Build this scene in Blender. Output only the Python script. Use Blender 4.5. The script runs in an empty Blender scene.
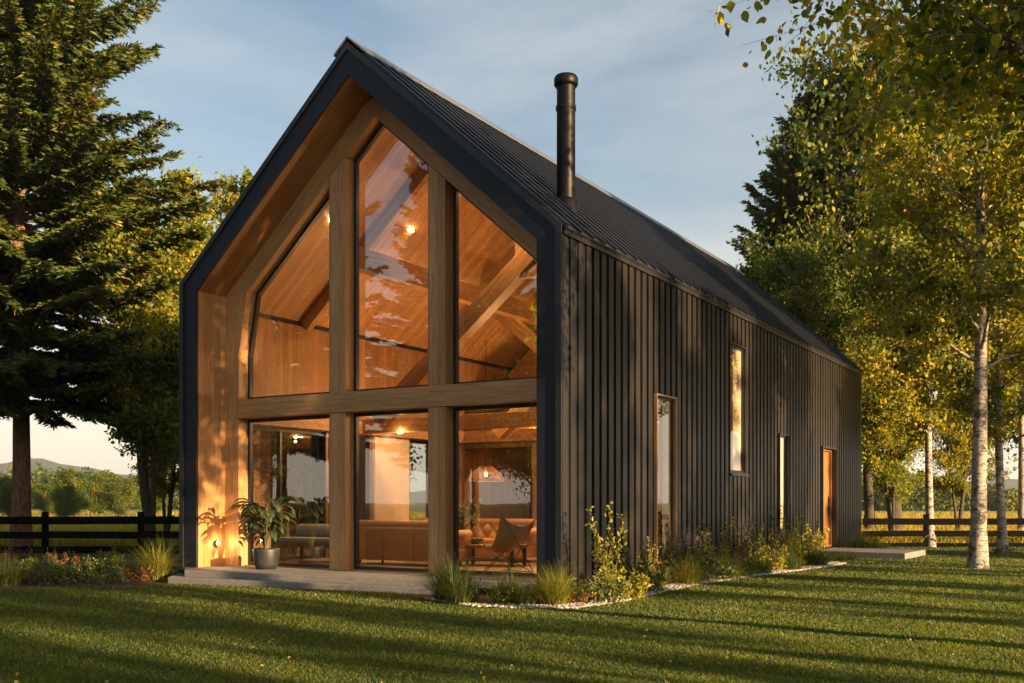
import bpy, bmesh, math, random
import numpy as np
from mathutils import Vector, Matrix, Euler

random.seed(7)
PI = math.pi
rad = math.radians
SC = bpy.context.scene
COL = SC.collection

# ------------------------------------------------------------------ camera geometry
YAW = rad(31.0)
CR, SR = math.cos(YAW), math.sin(YAW)
FPX, HOR, CXP = 1028.0, 503.0, 512.0
CAMH = 1.5
CAM = Vector((-(0.747*CR - 16*SR), -(0.747*SR + 16*CR), CAMH))

def at_depth(x, y, d):
    """world point seen at pixel x, y at depth d"""
    lat = (x-CXP)/FPX*d
    up = (HOR-y)/FPX*d
    return Vector((CAM.x + lat*CR - d*SR, CAM.y + lat*SR + d*CR, CAMH+up))

def ground(x, y, z=0.0):
    return at_depth(x, y, FPX*(CAMH-z)/(y-HOR))

# ------------------------------------------------------------------ helpers
def finish(o, parent=None, label=None, cat=None, group=None, kind=None):
    if o.name not in COL.objects: COL.objects.link(o)
    if parent is not None: o.parent = parent
    if label: o['label'] = label
    if cat: o['category'] = cat
    if group: o['group'] = group
    if kind: o['kind'] = kind
    return o

def empty(name, loc=(0,0,0), rz=0.0, **k):
    o = bpy.data.objects.new(name, None)
    o.empty_display_size = 0.2
    o.location = loc; o.rotation_euler = (0,0,rz)
    return finish(o, **k)

def np_mesh(name, verts, faces, attr=None):
    """verts (N,3), faces (M,k) with the same k"""
    me = bpy.data.meshes.new(name)
    verts = np.ascontiguousarray(verts, dtype=np.float32)
    faces = np.ascontiguousarray(faces, dtype=np.int32)
    m, k = faces.shape
    me.vertices.add(len(verts)); me.vertices.foreach_set('co', verts.ravel())
    me.loops.add(m*k); me.loops.foreach_set('vertex_index', faces.ravel())
    me.polygons.add(m)
    me.polygons.foreach_set('loop_start', np.arange(0, m*k, k, dtype=np.int32))
    try: me.polygons.foreach_set('loop_total', np.full(m, k, dtype=np.int32))
    except Exception: pass
    me.update(calc_edges=True)
    if attr is not None:
        a = me.attributes.new('lv', 'FLOAT', 'FACE')
        a.data.foreach_set('value', np.ascontiguousarray(attr, dtype=np.float32))
    return me

class MB:
    """collects shapes into one mesh"""
    def __init__(s): s.v = []; s.f = []; s.sm = []
    def add(s, vs, fs, smooth=False):
        b = len(s.v)
        s.v.extend([tuple(v) for v in vs]); s.f.extend([tuple(b+i for i in f) for f in fs]); s.sm.extend([smooth]*len(fs))
        return s
    def box(s, x0,x1,y0,y1,z0,z1):
        if x0>x1: x0,x1=x1,x0
        if y0>y1: y0,y1=y1,y0
        if z0>z1: z0,z1=z1,z0
        v=[(x0,y0,z0),(x1,y0,z0),(x1,y1,z0),(x0,y1,z0),(x0,y0,z1),(x1,y0,z1),(x1,y1,z1),(x0,y1,z1)]
        return s.add(v,[(3,2,1,0),(4,5,6,7),(0,1,5,4),(1,2,6,5),(2,3,7,6),(3,0,4,7)])
    def prism(s, poly, a, b, axis='y'):
        """poly of 2d points; extruded from a to b along axis. axis y: poly=(x,z); z: (x,y); x: (y,z)"""
        def P(p,t):
            if axis=='y': return (p[0],t,p[1])
            if axis=='z': return (p[0],p[1],t)
            return (t,p[0],p[1])
        n=len(poly)
        v=[P(p,a) for p in poly]+[P(p,b) for p in poly]
        f=[tuple(range(n)), tuple(range(2*n-1,n-1,-1))]
        f+=[(i,n+i,n+(i+1)%n,(i+1)%n) for i in range(n)]
        return s.add(v,f)
    def tube(s, pts, rs, n=8, caps=True, smooth=True):
        pts=[Vector(p) for p in pts]
        if not hasattr(rs,'__len__'): rs=[rs]*len(pts)
        b=[]; prev=None
        for i,p in enumerate(pts):
            d=(pts[min(i+1,len(pts)-1)]-pts[max(i-1,0)])
            d=d.normalized() if d.length>1e-9 else Vector((0,0,1))
            if prev is None:
                a=d.orthogonal().normalized()
            else:
                a=prev-d*prev.dot(d)
                a=a.normalized() if a.length>1e-6 else d.orthogonal().normalized()
            prev=a; c=d.cross(a)
            b.append([p+(a*math.cos(2*PI*k/n)+c*math.sin(2*PI*k/n))*rs[i] for k in range(n)])
        v=[q for r in b for q in r]; f=[]
        for i in range(len(pts)-1):
            for k in range(n):
                f.append((i*n+k,i*n+(k+1)%n,(i+1)*n+(k+1)%n,(i+1)*n+k))
        s.add(v,f,smooth)
        if caps:
            s.add(b[0],[tuple(range(n-1,-1,-1))]); s.add(b[-1],[tuple(range(n))])
        return s
    def lathe(s, prof, n=24, c=(0,0,0), smooth=True):
        v=[];f=[]
        for r,z in prof:
            for k in range(n): v.append((c[0]+r*math.cos(2*PI*k/n),c[1]+r*math.sin(2*PI*k/n),c[2]+z))
        for i in range(len(prof)-1):
            for k in range(n): f.append((i*n+k,i*n+(k+1)%n,(i+1)*n+(k+1)%n,(i+1)*n+k))
        return s.add(v,f,smooth)
    def grid(s, nu, nv, fn, smooth=True):
        v=[fn(i/(nu-1),j/(nv-1)) for i in range(nu) for j in range(nv)]
        f=[(i*nv+j,(i+1)*nv+j,(i+1)*nv+j+1,i*nv+j+1) for i in range(nu-1) for j in range(nv-1)]
        return s.add(v,f,smooth)
    def mesh(s, name):
        me=bpy.data.meshes.new(name); me.from_pydata(s.v,[],s.f)
        me.polygons.foreach_set('use_smooth', s.sm); me.update(); return me
    def build(s, name, mat, parent=None, bevel=0.0, **k):
        o=bpy.data.objects.new(name, s.mesh(name)); o.data.materials.append(mat)
        if bevel:
            m=o.modifiers.new('b','BEVEL'); m.width=bevel; m.segments=2; m.limit_method='ANGLE'
        return finish(o, parent, **k)

def beam(name, p0, p1, w, h, mat, parent, roll_up=(0,0,1), bevel=0.008):
    """timber from p0 to p1, local X along; own object so the grain follows it"""
    p0=Vector(p0);p1=Vector(p1); d=p1-p0; L=d.length; x=d.normalized()
    up=Vector(roll_up); y=up.cross(x).normalized(); z=x.cross(y)
    m=MB().box(0,L,-w/2,w/2,-h/2,h/2)
    o=m.build(name,mat,parent,bevel=bevel)
    M=Matrix((x,y,z)).transposed().to_4x4(); M.translation=p0
    o.matrix_basis=M
    return o

# ------------------------------------------------------------------ materials
class N:
    def __init__(s, name):
        s.m=bpy.data.materials.new(name); s.m.use_nodes=True; s.t=s.m.node_tree
        s.t.nodes.clear(); s.out=s.new('ShaderNodeOutputMaterial')
    def new(s,t,**k):
        n=s.t.nodes.new(t)
        for a,b in k.items(): setattr(n,a,b)
        return n
    def link(s,a,b): s.t.links.new(a,b)
    def val(s,sock,v):
        if hasattr(v,'bl_idname') or isinstance(v,bpy.types.NodeSocket): s.link(v,sock)
        else:
            if isinstance(v,(tuple,list)) and len(v)==3 and sock.type=='RGBA': v=(*v,1)
            sock.default_value=v
    def math(s,op,a,b=0.0,c=None):
        n=s.new('ShaderNodeMath',operation=op); s.val(n.inputs[0],a); s.val(n.inputs[1],b)
        if c is not None: s.val(n.inputs[2],c)
        return n.outputs[0]
    def mix(s,f,a,b,mode='MIX'):
        n=s.new('ShaderNodeMix',data_type='RGBA',blend_type=mode)
        s.val(n.inputs[0],f); s.val(n.inputs[6],a); s.val(n.inputs[7],b); return n.outputs[2]
    def coord(s,which='Object'): return s.new('ShaderNodeTexCoord').outputs[which]
    def mapping(s,v,scale=(1,1,1),loc=(0,0,0)):
        n=s.new('ShaderNodeMapping'); s.link(v,n.inputs[0]); n.inputs['Scale'].default_value=scale; n.inputs['Location'].default_value=loc; return n.outputs[0]
    def noise(s,v,scale=5,detail=4,rough=.55,out='Fac',dist=0.0):
        n=s.new('ShaderNodeTexNoise'); s.link(v,n.inputs['Vector']); n.inputs['Scale'].default_value=scale
        n.inputs['Detail'].default_value=detail; n.inputs['Roughness'].default_value=rough; n.inputs['Distortion'].default_value=dist
        return n.outputs[out]
    def ramp(s,f,stops,interp='LINEAR'):
        n=s.new('ShaderNodeValToRGB'); s.link(f,n.inputs[0]); r=n.color_ramp; r.interpolation=interp
        while len(r.elements)<len(stops): r.elements.new(.5)
        for e,(p,c) in zip(r.elements,stops):
            e.position=p
            e.color=(c,c,c,1) if not hasattr(c,'__len__') else (*c,1)
        return n.outputs[0]
    def bump(s,h,strength=.3,dist=.01):
        n=s.new('ShaderNodeBump'); s.link(h,n.inputs['Height']); n.inputs['Strength'].default_value=strength; n.inputs['Distance'].default_value=dist; return n.outputs[0]
    def pbr(s,col,rough=.6,metal=0.0,normal=None,spec=.5,coat=0):
        p=s.new('ShaderNodeBsdfPrincipled'); s.val(p.inputs['Base Color'],col); s.val(p.inputs['Roughness'],rough); s.val(p.inputs['Metallic'],metal)
        p.inputs['Specular IOR Level'].default_value=spec
        if coat: p.inputs['Coat Weight'].default_value=coat; p.inputs['Coat Roughness'].default_value=.15
        if normal is not None: s.link(normal,p.inputs['Normal'])
        s.link(p.outputs[0],s.out.inputs[0]); return s.m

def flat(name,col,rough=.6,metal=0.0,spec=.5,noise=.25,ns=6):
    n=N(name); c=n.coord(); f=n.noise(c,ns,5)
    cc=n.mix(n.ramp(f,[(.3,0.0),(.7,1.0)]),tuple(x*(1-noise) for x in col),tuple(min(1,x*(1+noise)) for x in col))
    rr=n.math('MULTIPLY_ADD',f,.25,rough-.12)
    return n.pbr(cc,rr,metal,n.bump(n.noise(c,ns*8,3),.08,.004),spec)

def wood(name, along=0, across=1, plank=.14, c0=(.22,.10,.035), c1=(.42,.22,.085), gap=.35, rough=.5, tone=.35, third=None):
    n=N(name); c=n.coord()
    sep=n.new('ShaderNodeSeparateXYZ'); n.link(c,sep.inputs[0])
    a=sep.outputs[across]
    q=n.math('DIVIDE',a,plank); fl=n.math('FLOOR',q); fr=n.math('FRACT',q)
    wn=n.new('ShaderNodeTexWhiteNoise',noise_dimensions='1D'); n.link(fl,wn.inputs['W'])
    sc=[9,9,9]; sc[along]=.55
    # offset each plank's grain
    comb=n.new('ShaderNodeCombineXYZ'); n.link(n.math('MULTIPLY',wn.outputs[0],13.0),comb.inputs[along])
    va=n.new('ShaderNodeVectorMath',operation='ADD'); n.link(c,va.inputs[0]); n.link(comb.outputs[0],va.inputs[1])
    g=n.noise(n.mapping(va.outputs[0],tuple(sc)),3.2,7,.62,dist=.6)
    sc2=[30,30,30]; sc2[along]=.8
    g2=n.noise(n.mapping(va.outputs[0],tuple(sc2)),5,3,.6)
    big=n.noise(c,.8,3)
    f=n.ramp(n.math('ADD',n.math('MULTIPLY',g,.75),n.math('MULTIPLY',g2,.3)),[(.38,0.0),(.66,1.0)])
    col=n.mix(f,c0,c1)
    tn=n.math('MULTIPLY_ADD',wn.outputs[0],tone,1-tone/2)
    tn=n.math('MULTIPLY',tn,n.math('MULTIPLY_ADD',big,.5,.75))
    tc=n.new('ShaderNodeCombineColor'); [n.link(tn,tc.inputs[i]) for i in range(3)]
    col=n.mix(1.0,col,tc.outputs[0],'MULTIPLY')
    edge=n.math('MINIMUM',fr,n.math('SUBTRACT',1.0,fr))
    gp=n.math('LESS_THAN',edge,.025)
    col=n.mix(n.math('MULTIPLY',gp,gap),col,tuple(x*.25 for x in c0))
    # knots
    vo=n.new('ShaderNodeTexVoronoi'); kn=[2.2,2.2,2.2]; kn[along]=.9
    n.link(n.mapping(va.outputs[0],tuple(kn)),vo.inputs['Vector']); vo.inputs['Scale'].default_value=1.5
    kf=n.ramp(vo.outputs['Distance'],[(.03,1.0),(.075,0.0)])
    col=n.mix(n.math('MULTIPLY',kf,.6),col,tuple(x*.35 for x in c0))
    h=n.math('SUBTRACT',n.math('MULTIPLY',g,.4),gp)
    return n.pbr(col,n.math('MULTIPLY_ADD',g,.3,rough-.15),0.0,n.bump(h,.25,.006),.4)

def leafmat(name, stops, trans=.45, glossy=.03, tcol=(1.9,1.6,.42)):
    n=N(name)
    at=n.new('ShaderNodeAttribute',attribute_name='lv')
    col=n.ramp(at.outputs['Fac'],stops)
    d=n.new('ShaderNodeBsdfDiffuse'); n.link(col,d.inputs[0])
    t=n.new('ShaderNodeBsdfTranslucent'); n.link(n.mix(1.0,col,tcol,'MULTIPLY'),t.inputs[0])
    m=n.new('ShaderNodeMixShader'); m.inputs[0].default_value=trans; n.link(d.outputs[0],m.inputs[1]); n.link(t.outputs[0],m.inputs[2])
    g=n.new('ShaderNodeBsdfGlossy'); g.inputs['Roughness'].default_value=.55; g.inputs['Color'].default_value=(.6,.65,.6,1)
    m2=n.new('ShaderNodeMixShader'); m2.inputs[0].default_value=glossy; n.link(m.outputs[0],m2.inputs[1]); n.link(g.outputs[0],m2.inputs[2])
    n.link(m2.outputs[0],n.out.inputs[0]); return n.m

def emit(name,col,strength):
    n=N(name); e=n.new('ShaderNodeEmission'); e.inputs[0].default_value=(*col,1); e.inputs[1].default_value=strength
    n.link(e.outputs[0],n.out.inputs[0]); return n.m

def glass(name, refl=.12, tint=(.93,.96,.94), rough=0.0):
    n=N(name)
    tr=n.new('ShaderNodeBsdfTransparent'); tr.inputs[0].default_value=(*tint,1)
    gl=n.new('ShaderNodeBsdfGlossy'); gl.inputs['Roughness'].default_value=rough
    c=n.coord(); gl_n=n.bump(n.noise(c,1.3,2,.4),.05,.02); n.link(gl_n,gl.inputs['Normal'])
    lw=n.new('ShaderNodeFresnel'); lw.inputs[0].default_value=1.52
    f=n.math('MINIMUM',n.math('MULTIPLY_ADD',lw.outputs[0],1.5,refl),1.0)
    m=n.new('ShaderNodeMixShader'); n.link(f,m.inputs[0]); n.link(tr.outputs[0],m.inputs[1]); n.link(gl.outputs[0],m.inputs[2])
    n.link(m.outputs[0],n.out.inputs[0]); return n.m

M={}
M['post_z']=wood('glulam_upright',2,0,.19,(.29,.15,.06),(.52,.30,.135),gap=.3)
M['post_x']=wood('glulam_along',0,2,.045,(.29,.15,.06),(.52,.30,.135),gap=.22,tone=.2)
M['beam_in']=wood('oak_timber',0,2,.6,(.24,.11,.035),(.42,.22,.08),gap=.1)
M['ceil']=wood('ceiling_boards',0,1,.13,(.26,.12,.035),(.44,.23,.08),gap=.5)
M['jamb']=wood('jamb_boards',2,1,.19,(.30,.15,.055),(.48,.265,.11),gap=.45)
M['floor']=wood('floor_boards',1,0,.16,(.22,.12,.05),(.38,.23,.11),gap=.6,rough=.4)
M['wall_in']=wood('inner_wall_boards',2,1,.14,(.17,.08,.03),(.3,.155,.06),gap=.5)
M['wall_in_x']=wood('partition_boards',2,0,.14,(.10,.05,.022),(.2,.105,.045),gap=.6)
M['door']=wood('door_boards',2,1,.12,(.20,.085,.025),(.34,.16,.05),gap=.5)
M['black']=flat('black_frame_metal',(.012,.013,.016),.4,.0,.5)
M['fascia']=flat('dark_fascia_metal',(.008,.012,.022),.6,.0,.35,noise=.12)
M['flue']=flat('flue_metal',(.003,.0033,.004),.45,.0,.2)
M['plaster']=flat('pale_plaster',(.62,.5,.38),.8,noise=.06)
M['blind']=flat('cream_blind',(.75,.6,.42),.8,noise=.05)
M['pot']=flat('dark_glazed_pot',(.02,.023,.028),.5,noise=.3)
M['soil']=flat('soil',(.03,.02,.013),.95,noise=.4,ns=20)
M['cushion']=flat('grey_fabric',(.3,.29,.28),.9,noise=.12)
M['dark_cushion']=flat('dark_fabric',(.07,.065,.06),.9)
M['linen']=flat('cream_linen',(.6,.47,.33),.85,noise=.08)
M['paper']=flat('paper',(.65,.58,.48),.7,noise=.05)
M['rattan']=flat('rattan',(.30,.15,.05),.7)
M['iron']=flat('black_iron',(.012,.012,.012),.4,.4)
M['bulb']=emit('lamp_glow',(1,.72,.38),60)
M['glass']=glass('coated_glass',.17)
M['glass2']=glass('side_glass',.16)

def leather():
    n=N('tan_leather'); c=n.coord(); f=n.noise(c,3,5,.6)
    col=n.mix(f,(.34,.14,.035),(.60,.29,.08)); 
    vo=n.new('ShaderNodeTexVoronoi'); n.link(c,vo.inputs[0]); vo.inputs['Scale'].default_value=140
    return n.pbr(col,n.math('MULTIPLY_ADD',f,.3,.28),0.0,n.bump(vo.outputs['Distance'],.15,.002),.5)
M['leather']=leather()

def cladding():
    n=N('charred_cladding'); c=n.coord()
    sep=n.new('ShaderNodeSeparateXYZ'); n.link(c,sep.inputs[0])
    fl=n.math('FLOOR',n.math('DIVIDE',sep.outputs[1],.28))
    wn=n.new('ShaderNodeTexWhiteNoise',noise_dimensions='1D'); n.link(fl,wn.inputs['W'])
    g=n.noise(n.mapping(c,(8,8,.5)),3,6,.65,dist=.4)
    col=n.mix(n.ramp(g,[(.3,0.0),(.75,1.0)]),(.006,.0058,.006),(.026,.023,.022))
    tn=n.math('MULTIPLY_ADD',wn.outputs[0],.4,.8)
    tc=n.new('ShaderNodeCombineColor'); [n.link(tn,tc.inputs[i]) for i in range(3)]
    col=n.mix(1.0,col,tc.outputs[0],'MULTIPLY')
    return n.pbr(col,n.math('MULTIPLY_ADD',g,.25,.30),0.0,n.bump(g,.12,.004),.32)
M['clad']=cladding()
def roofmat():
    n=N('standing_seam_metal'); c=n.coord(); g=n.noise(c,.9,4)
    col=n.mix(g,(.018,.021,.028),(.034,.038,.048))
    return n.pbr(col,n.math('MULTIPLY_ADD',g,.15,.30),.3,None,.5)
M['roof']=roofmat()
M['ridge']=flat('ridge_cap_metal',(.10,.12,.15),.4,.2,noise=.1,ns=2)

def stone():
    n=N('granite'); c=n.coord()
    a=n.noise(c,60,4,.7); b=n.noise(c,3,5)
    col=n.mix(n.ramp(a,[(.35,0.0),(.65,1.0)]),(.10,.105,.115),(.30,.30,.31))
    col=n.mix(n.math('MULTIPLY',b,.5),col,(.10,.10,.10))
    return n.pbr(col,.75,0.0,n.bump(n.math('ADD',a,n.math('MULTIPLY',b,3.0)),.5,.01),.3)
M['stone']=stone()

def ground_mat():
    n=N('ground_grass'); c=n.coord()
    a=n.noise(c,.35,5,.6); b=n.noise(c,30,4,.7)
    col=n.mix(n.ramp(a,[(.35,0.0),(.65,1.0)]),(.030,.048,.012),(.055,.075,.018))
    sep=n.new('ShaderNodeSeparateXYZ'); n.link(c,sep.inputs[0])
    # meadow beyond the fences: drier
    dep=n.math('ADD',n.math('MULTIPLY',sep.outputs[0],-SR),n.math('MULTIPLY',sep.outputs[1],CR))
    fd=n.new('ShaderNodeMapRange'); n.link(dep,fd.inputs[0]); fd.inputs[1].default_value=20.5; fd.inputs[2].default_value=24
    dry=n.mix(n.ramp(n.noise(c,.08,4),[(.35,0.0),(.65,1.0)]),(.22,.21,.05),(.33,.28,.09))
    col=n.mix(fd.outputs[0],col,dry)
    col=n.mix(n.math('MULTIPLY',b,.5),col,(.02,.022,.008))
    return n.pbr(col,.95,0.0,n.bump(b,.6,.03),.15)
M['ground']=ground_mat()
def soilmat():
    n=N('bark_mulch'); c=n.coord(); vo=n.new('ShaderNodeTexVoronoi'); n.link(n.mapping(c,(1,1.6,1)),vo.inputs[0]); vo.inputs['Scale'].default_value=26
    col=n.ramp(n.math('ADD',n.math('MULTIPLY',vo.outputs['Distance'],.8),n.math('MULTIPLY',n.noise(c,4,4),.3)),[(.1,(.018,.012,.008)),(.8,(.10,.055,.03))])
    return n.pbr(col,.9,0.0,n.bump(vo.outputs['Distance'],.8,.03),.2)
M['mulch']=soilmat()
def gravelmat():
    n=N('gravel_stone'); at=n.new('ShaderNodeAttribute',attribute_name='lv')
    col=n.ramp(at.outputs['Fac'],[(0,(.14,.13,.125)),(.5,(.34,.32,.30)),(1,(.62,.59,.55))])
    return n.pbr(col,.75,0.0,None,.3)
M['gravel']=gravelmat()
def barkmat(name,kind):
    n=N(name); c=n.coord()
    if kind=='birch':
        g=n.noise(n.mapping(c,(3.0,3.0,10)),2.0,6,.72,dist=.5)
        g2=n.noise(n.mapping(c,(2.2,2.2,2.6)),1.7,5,.65,dist=.4)
        base=n.mix(n.noise(c,5,3),(.24,.225,.21),(.44,.41,.37))
        f=n.ramp(g,[(.50,0.0),(.58,1.0)])
        col=n.mix(n.math('MULTIPLY',f,.85),base,(.055,.045,.04))
        col=n.mix(n.ramp(g2,[(.52,0.0),(.59,.92)]),col,(.05,.042,.036))
        return n.pbr(col,.7,0.0,n.bump(g,.5,.02),.25)
    if kind=='conifer':
        vo=n.new('ShaderNodeTexVoronoi'); n.link(n.mapping(c,(7,7,1.6),),vo.inputs[0]); vo.inputs['Scale'].default_value=2.2
        g=n.noise(n.mapping(c,(8,8,1.2)),3,6,.7)
        h=n.math('ADD',vo.outputs['Distance'],n.math('MULTIPLY',g,.7))
        col=n.ramp(h,[(.25,(.03,.019,.013)),(1.0,(.20,.12,.075))])
        return n.pbr(col,.9,0.0,n.bump(h,1.0,.05),.2)
    g=n.noise(n.mapping(c,(7,7,1.3)),3,6,.7)
    return n.pbr(n.ramp(g,[(.3,(.035,.03,.025)),(.75,(.12,.10,.08))]),.9,0.0,n.bump(g,.8,.03),.2)
M['birch']=barkmat('birch_bark','birch'); M['cbark']=barkmat('conifer_bark','conifer'); M['bark']=barkmat('grey_brown_bark','plain')
M['fence']=flat('black_stained_timber',(.004,.0038,.0038),.85,0.0,.04,noise=.4,ns=9)
M['stem']=flat('plant_stem',(.10,.085,.03),.8)
GR=[(0,(.018,.04,.010)),(.45,(.045,.085,.014)),(.8,(.10,.13,.018)),(1,(.26,.19,.02))]
M['leaf_birch']=leafmat('birch_leaves',[(0,(.05,.085,.014)),(.35,(.14,.185,.02)),(.7,(.30,.30,.028)),(.96,(.50,.42,.035)),(1,(.45,.2,.03))],.55)
M['leaf_green']=leafmat('broad_leaves',[(0,(.035,.07,.014)),(.5,(.09,.135,.02)),(.9,(.22,.23,.03)),(1,(.38,.28,.03))],.5)
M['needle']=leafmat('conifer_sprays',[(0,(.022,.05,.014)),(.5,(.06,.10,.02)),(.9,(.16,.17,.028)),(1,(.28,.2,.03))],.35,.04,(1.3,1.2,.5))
M['lawn']=leafmat('grass_blades',[(0,(.020,.055,.010)),(.5,(.085,.14,.017)),(.9,(.30,.28,.03)),(1,(.40,.34,.05))],.6,.05)
M['meadow']=leafmat('meadow_grass',[(0,(.16,.18,.03)),(.6,(.34,.29,.05)),(1,(.48,.38,.12))],.45,.02)
M['tuft']=leafmat('ornamental_grass',[(0,(.08,.12,.015)),(.6,(.20,.22,.03)),(1,(.42,.36,.08))],.5,.05)
M['tuft_dark']=leafmat('dark_ornamental_grass',[(0,(.03,.06,.015)),(.6,(.08,.12,.025)),(1,(.17,.18,.04))],.45,.05)
M['shrub']=leafmat('shrub_leaves',[(0,(.03,.055,.012)),(.5,(.08,.115,.018)),(1,(.20,.20,.03))],.4,.08)
M['yshrub']=leafmat('yellow_shrub_leaves',[(0,(.12,.15,.02)),(.5,(.26,.27,.03)),(1,(.45,.38,.06))],.5,.05)
M['rshrub']=leafmat('russet_leaves',[(0,(.06,.03,.012)),(.5,(.14,.06,.02)),(1,(.24,.13,.04))],.4,.06)
M['flower']=leafmat('mauve_flower_spikes',[(0,(.12,.08,.12)),(.5,(.24,.17,.24)),(1,(.4,.33,.38))],.4,.03,(1,1,1))
M['house_plant']=leafmat('glossy_indoor_leaves',[(0,(.012,.03,.010)),(.6,(.03,.06,.015)),(1,(.07,.10,.02))],.3,.12)

# ------------------------------------------------------------------ vegetation builders
def unit(a): return a/np.maximum(np.linalg.norm(a,axis=-1,keepdims=True),1e-9)

def leaves_mesh(name, cen, size, rng, aspect=.75, droop=.0, dirs=None, var=None, flatup=0.0):
    """kite shaped leaves; cen (N,3)"""
    n=len(cen)
    if dirs is None: dirs=rng.normal(size=(n,3))
    d=unit(dirs+np.array([0,0,-droop]))
    r=rng.normal(size=(n,3)); r[:,2]+=flatup
    if flatup: s=unit(np.cross(d,unit(r)))
    else: s=unit(np.cross(d,r))
    nrm=np.cross(s,d)
    L=(size*rng.uniform(.6,1.25,n))[:,None]; W=L*aspect*.5
    fold=nrm*L*.12
    v=np.stack([cen, cen+d*L*.22+s*W*.78+fold*.7, cen+d*L*.58+s*W*.86+fold, cen+d*L, cen+d*L*.58-s*W*.86+fold, cen+d*L*.22-s*W*.78+fold*.7],1).reshape(-1,3)
    f=np.arange(n*6).reshape(n,6)
    if var is None: var=np.clip(rng.normal(.45,.22,n),0,1)
    return np_mesh(name,v,f,var)

def deciduous(seed, H, R, z0=.25, r0=.14, nl=30, ntw=9, leaf=.085, per=26, nsub=3, lean=.03, droop=.35, up=.75, stems=1, spread=.11, tw0=.18, wob=.02):
    rng=np.random.default_rng(seed); R_=random.Random(seed)
    tb=MB(); pts=[]; var=[]
    for st in range(stems):
        az0=R_.uniform(0,2*PI); ln=lean if stems==1 else R_.uniform(.08,.17)
        hh=H*R_.uniform(.82,1.0) if st else H
        P=[]
        ph=R_.uniform(0,6)
        for i in range(15):
            t=i/14; 
            P.append(Vector((math.cos(az0)*ln*hh*t+math.sin(ph+t*5)*wob*hh*t, math.sin(az0)*ln*hh*t+math.cos(ph*1.3+t*4)*wob*hh*t, hh*t-(.12 if i==0 else 0))))
        rt=[(r0*(1-.15*0)*((1-i/14)**.75)+.012)*(1.35 if i==0 else 1)*(1 if st==0 else .75) for i in range(15)]
        tb.tube(P,rt,10)
        def trunk(t):
            q=t*14;i=min(int(q),13);return P[i].lerp(P[i+1],q-i)
        n_l=nl//stems
        for k in range(n_l):
            t=z0+(1-z0)*((k+.5)/n_l)**.9*.97
            prof=math.sin(PI*min(1,max(0.05,(t-z0)/(1-z0)*.80+.2)))**.7
            L=R*prof*R_.uniform(.7,1.15)+.15
            az=k*2.4+R_.uniform(-.5,.5)
            el=rad(R_.uniform(25,50))+t*.35
            p=trunk(t); dv=Vector((math.cos(az)*math.cos(el),math.sin(az)*math.cos(el),math.sin(el)))
            bp=[p]; seg=7
            for j in range(seg):
                dv=(dv+Vector((R_.gauss(0,.13),R_.gauss(0,.13),R_.gauss(0,.10)-droop*.10*j/seg*2))).normalized()
                p=p+dv*(L/seg); bp.append(p)
            rb=max(.008,r0*.42*(1-t)**.6*R_.uniform(.7,1.1)); 
            tb.tube(bp,[max(.004,rb*(1-j/(seg+.6))) for j in range(seg+1)],6,False)
            cvar=R_.gauss(0,.13)
            nt=max(4,int(ntw*(.5+L/R)))
            for m in range(nt):
                q=R_.uniform(tw0,1.0)*seg; i=min(int(q),seg-1); b=bp[i].lerp(bp[i+1],q-i)
                tl=L*R_.uniform(.18,.42)
                d2=Vector((R_.gauss(0,1),R_.gauss(0,1),R_.gauss(.25,.6))).normalized()
                for ss in range(nsub):
                    d3=(d2+Vector((R_.gauss(0,.6),R_.gauss(0,.6),R_.gauss(0,.5)))).normalized()
                    tp=[b]; pp=b
                    for j in range(4):
                        d3=(d3+Vector((R_.gauss(0,.2),R_.gauss(0,.2),-droop*.28))).normalized(); pp=pp+d3*tl/4; tp.append(pp)
                    tb.tube(tp,[.006,.005,.004,.003,.002],3,False,False)
                    a=np.array([list(x) for x in tp]); qq=rng.uniform(.15,1.0,per)*4; ii=np.minimum(qq.astype(int),3); fr=(qq-ii)[:,None]
                    pos=a[ii]*(1-fr)+a[ii+1]*fr+rng.normal(size=(per,3))*spread*(.5+tl)
                    pts.append(pos); var.append(rng.normal(.45+cvar,.2,per))
    pts=np.concatenate(pts); var=np.clip(np.concatenate(var),0,1)
    lm=leaves_mesh('crown',pts,leaf,rng,.8,droop*1.2,var=var)
    return tb.mesh('trunk'), lm

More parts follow.
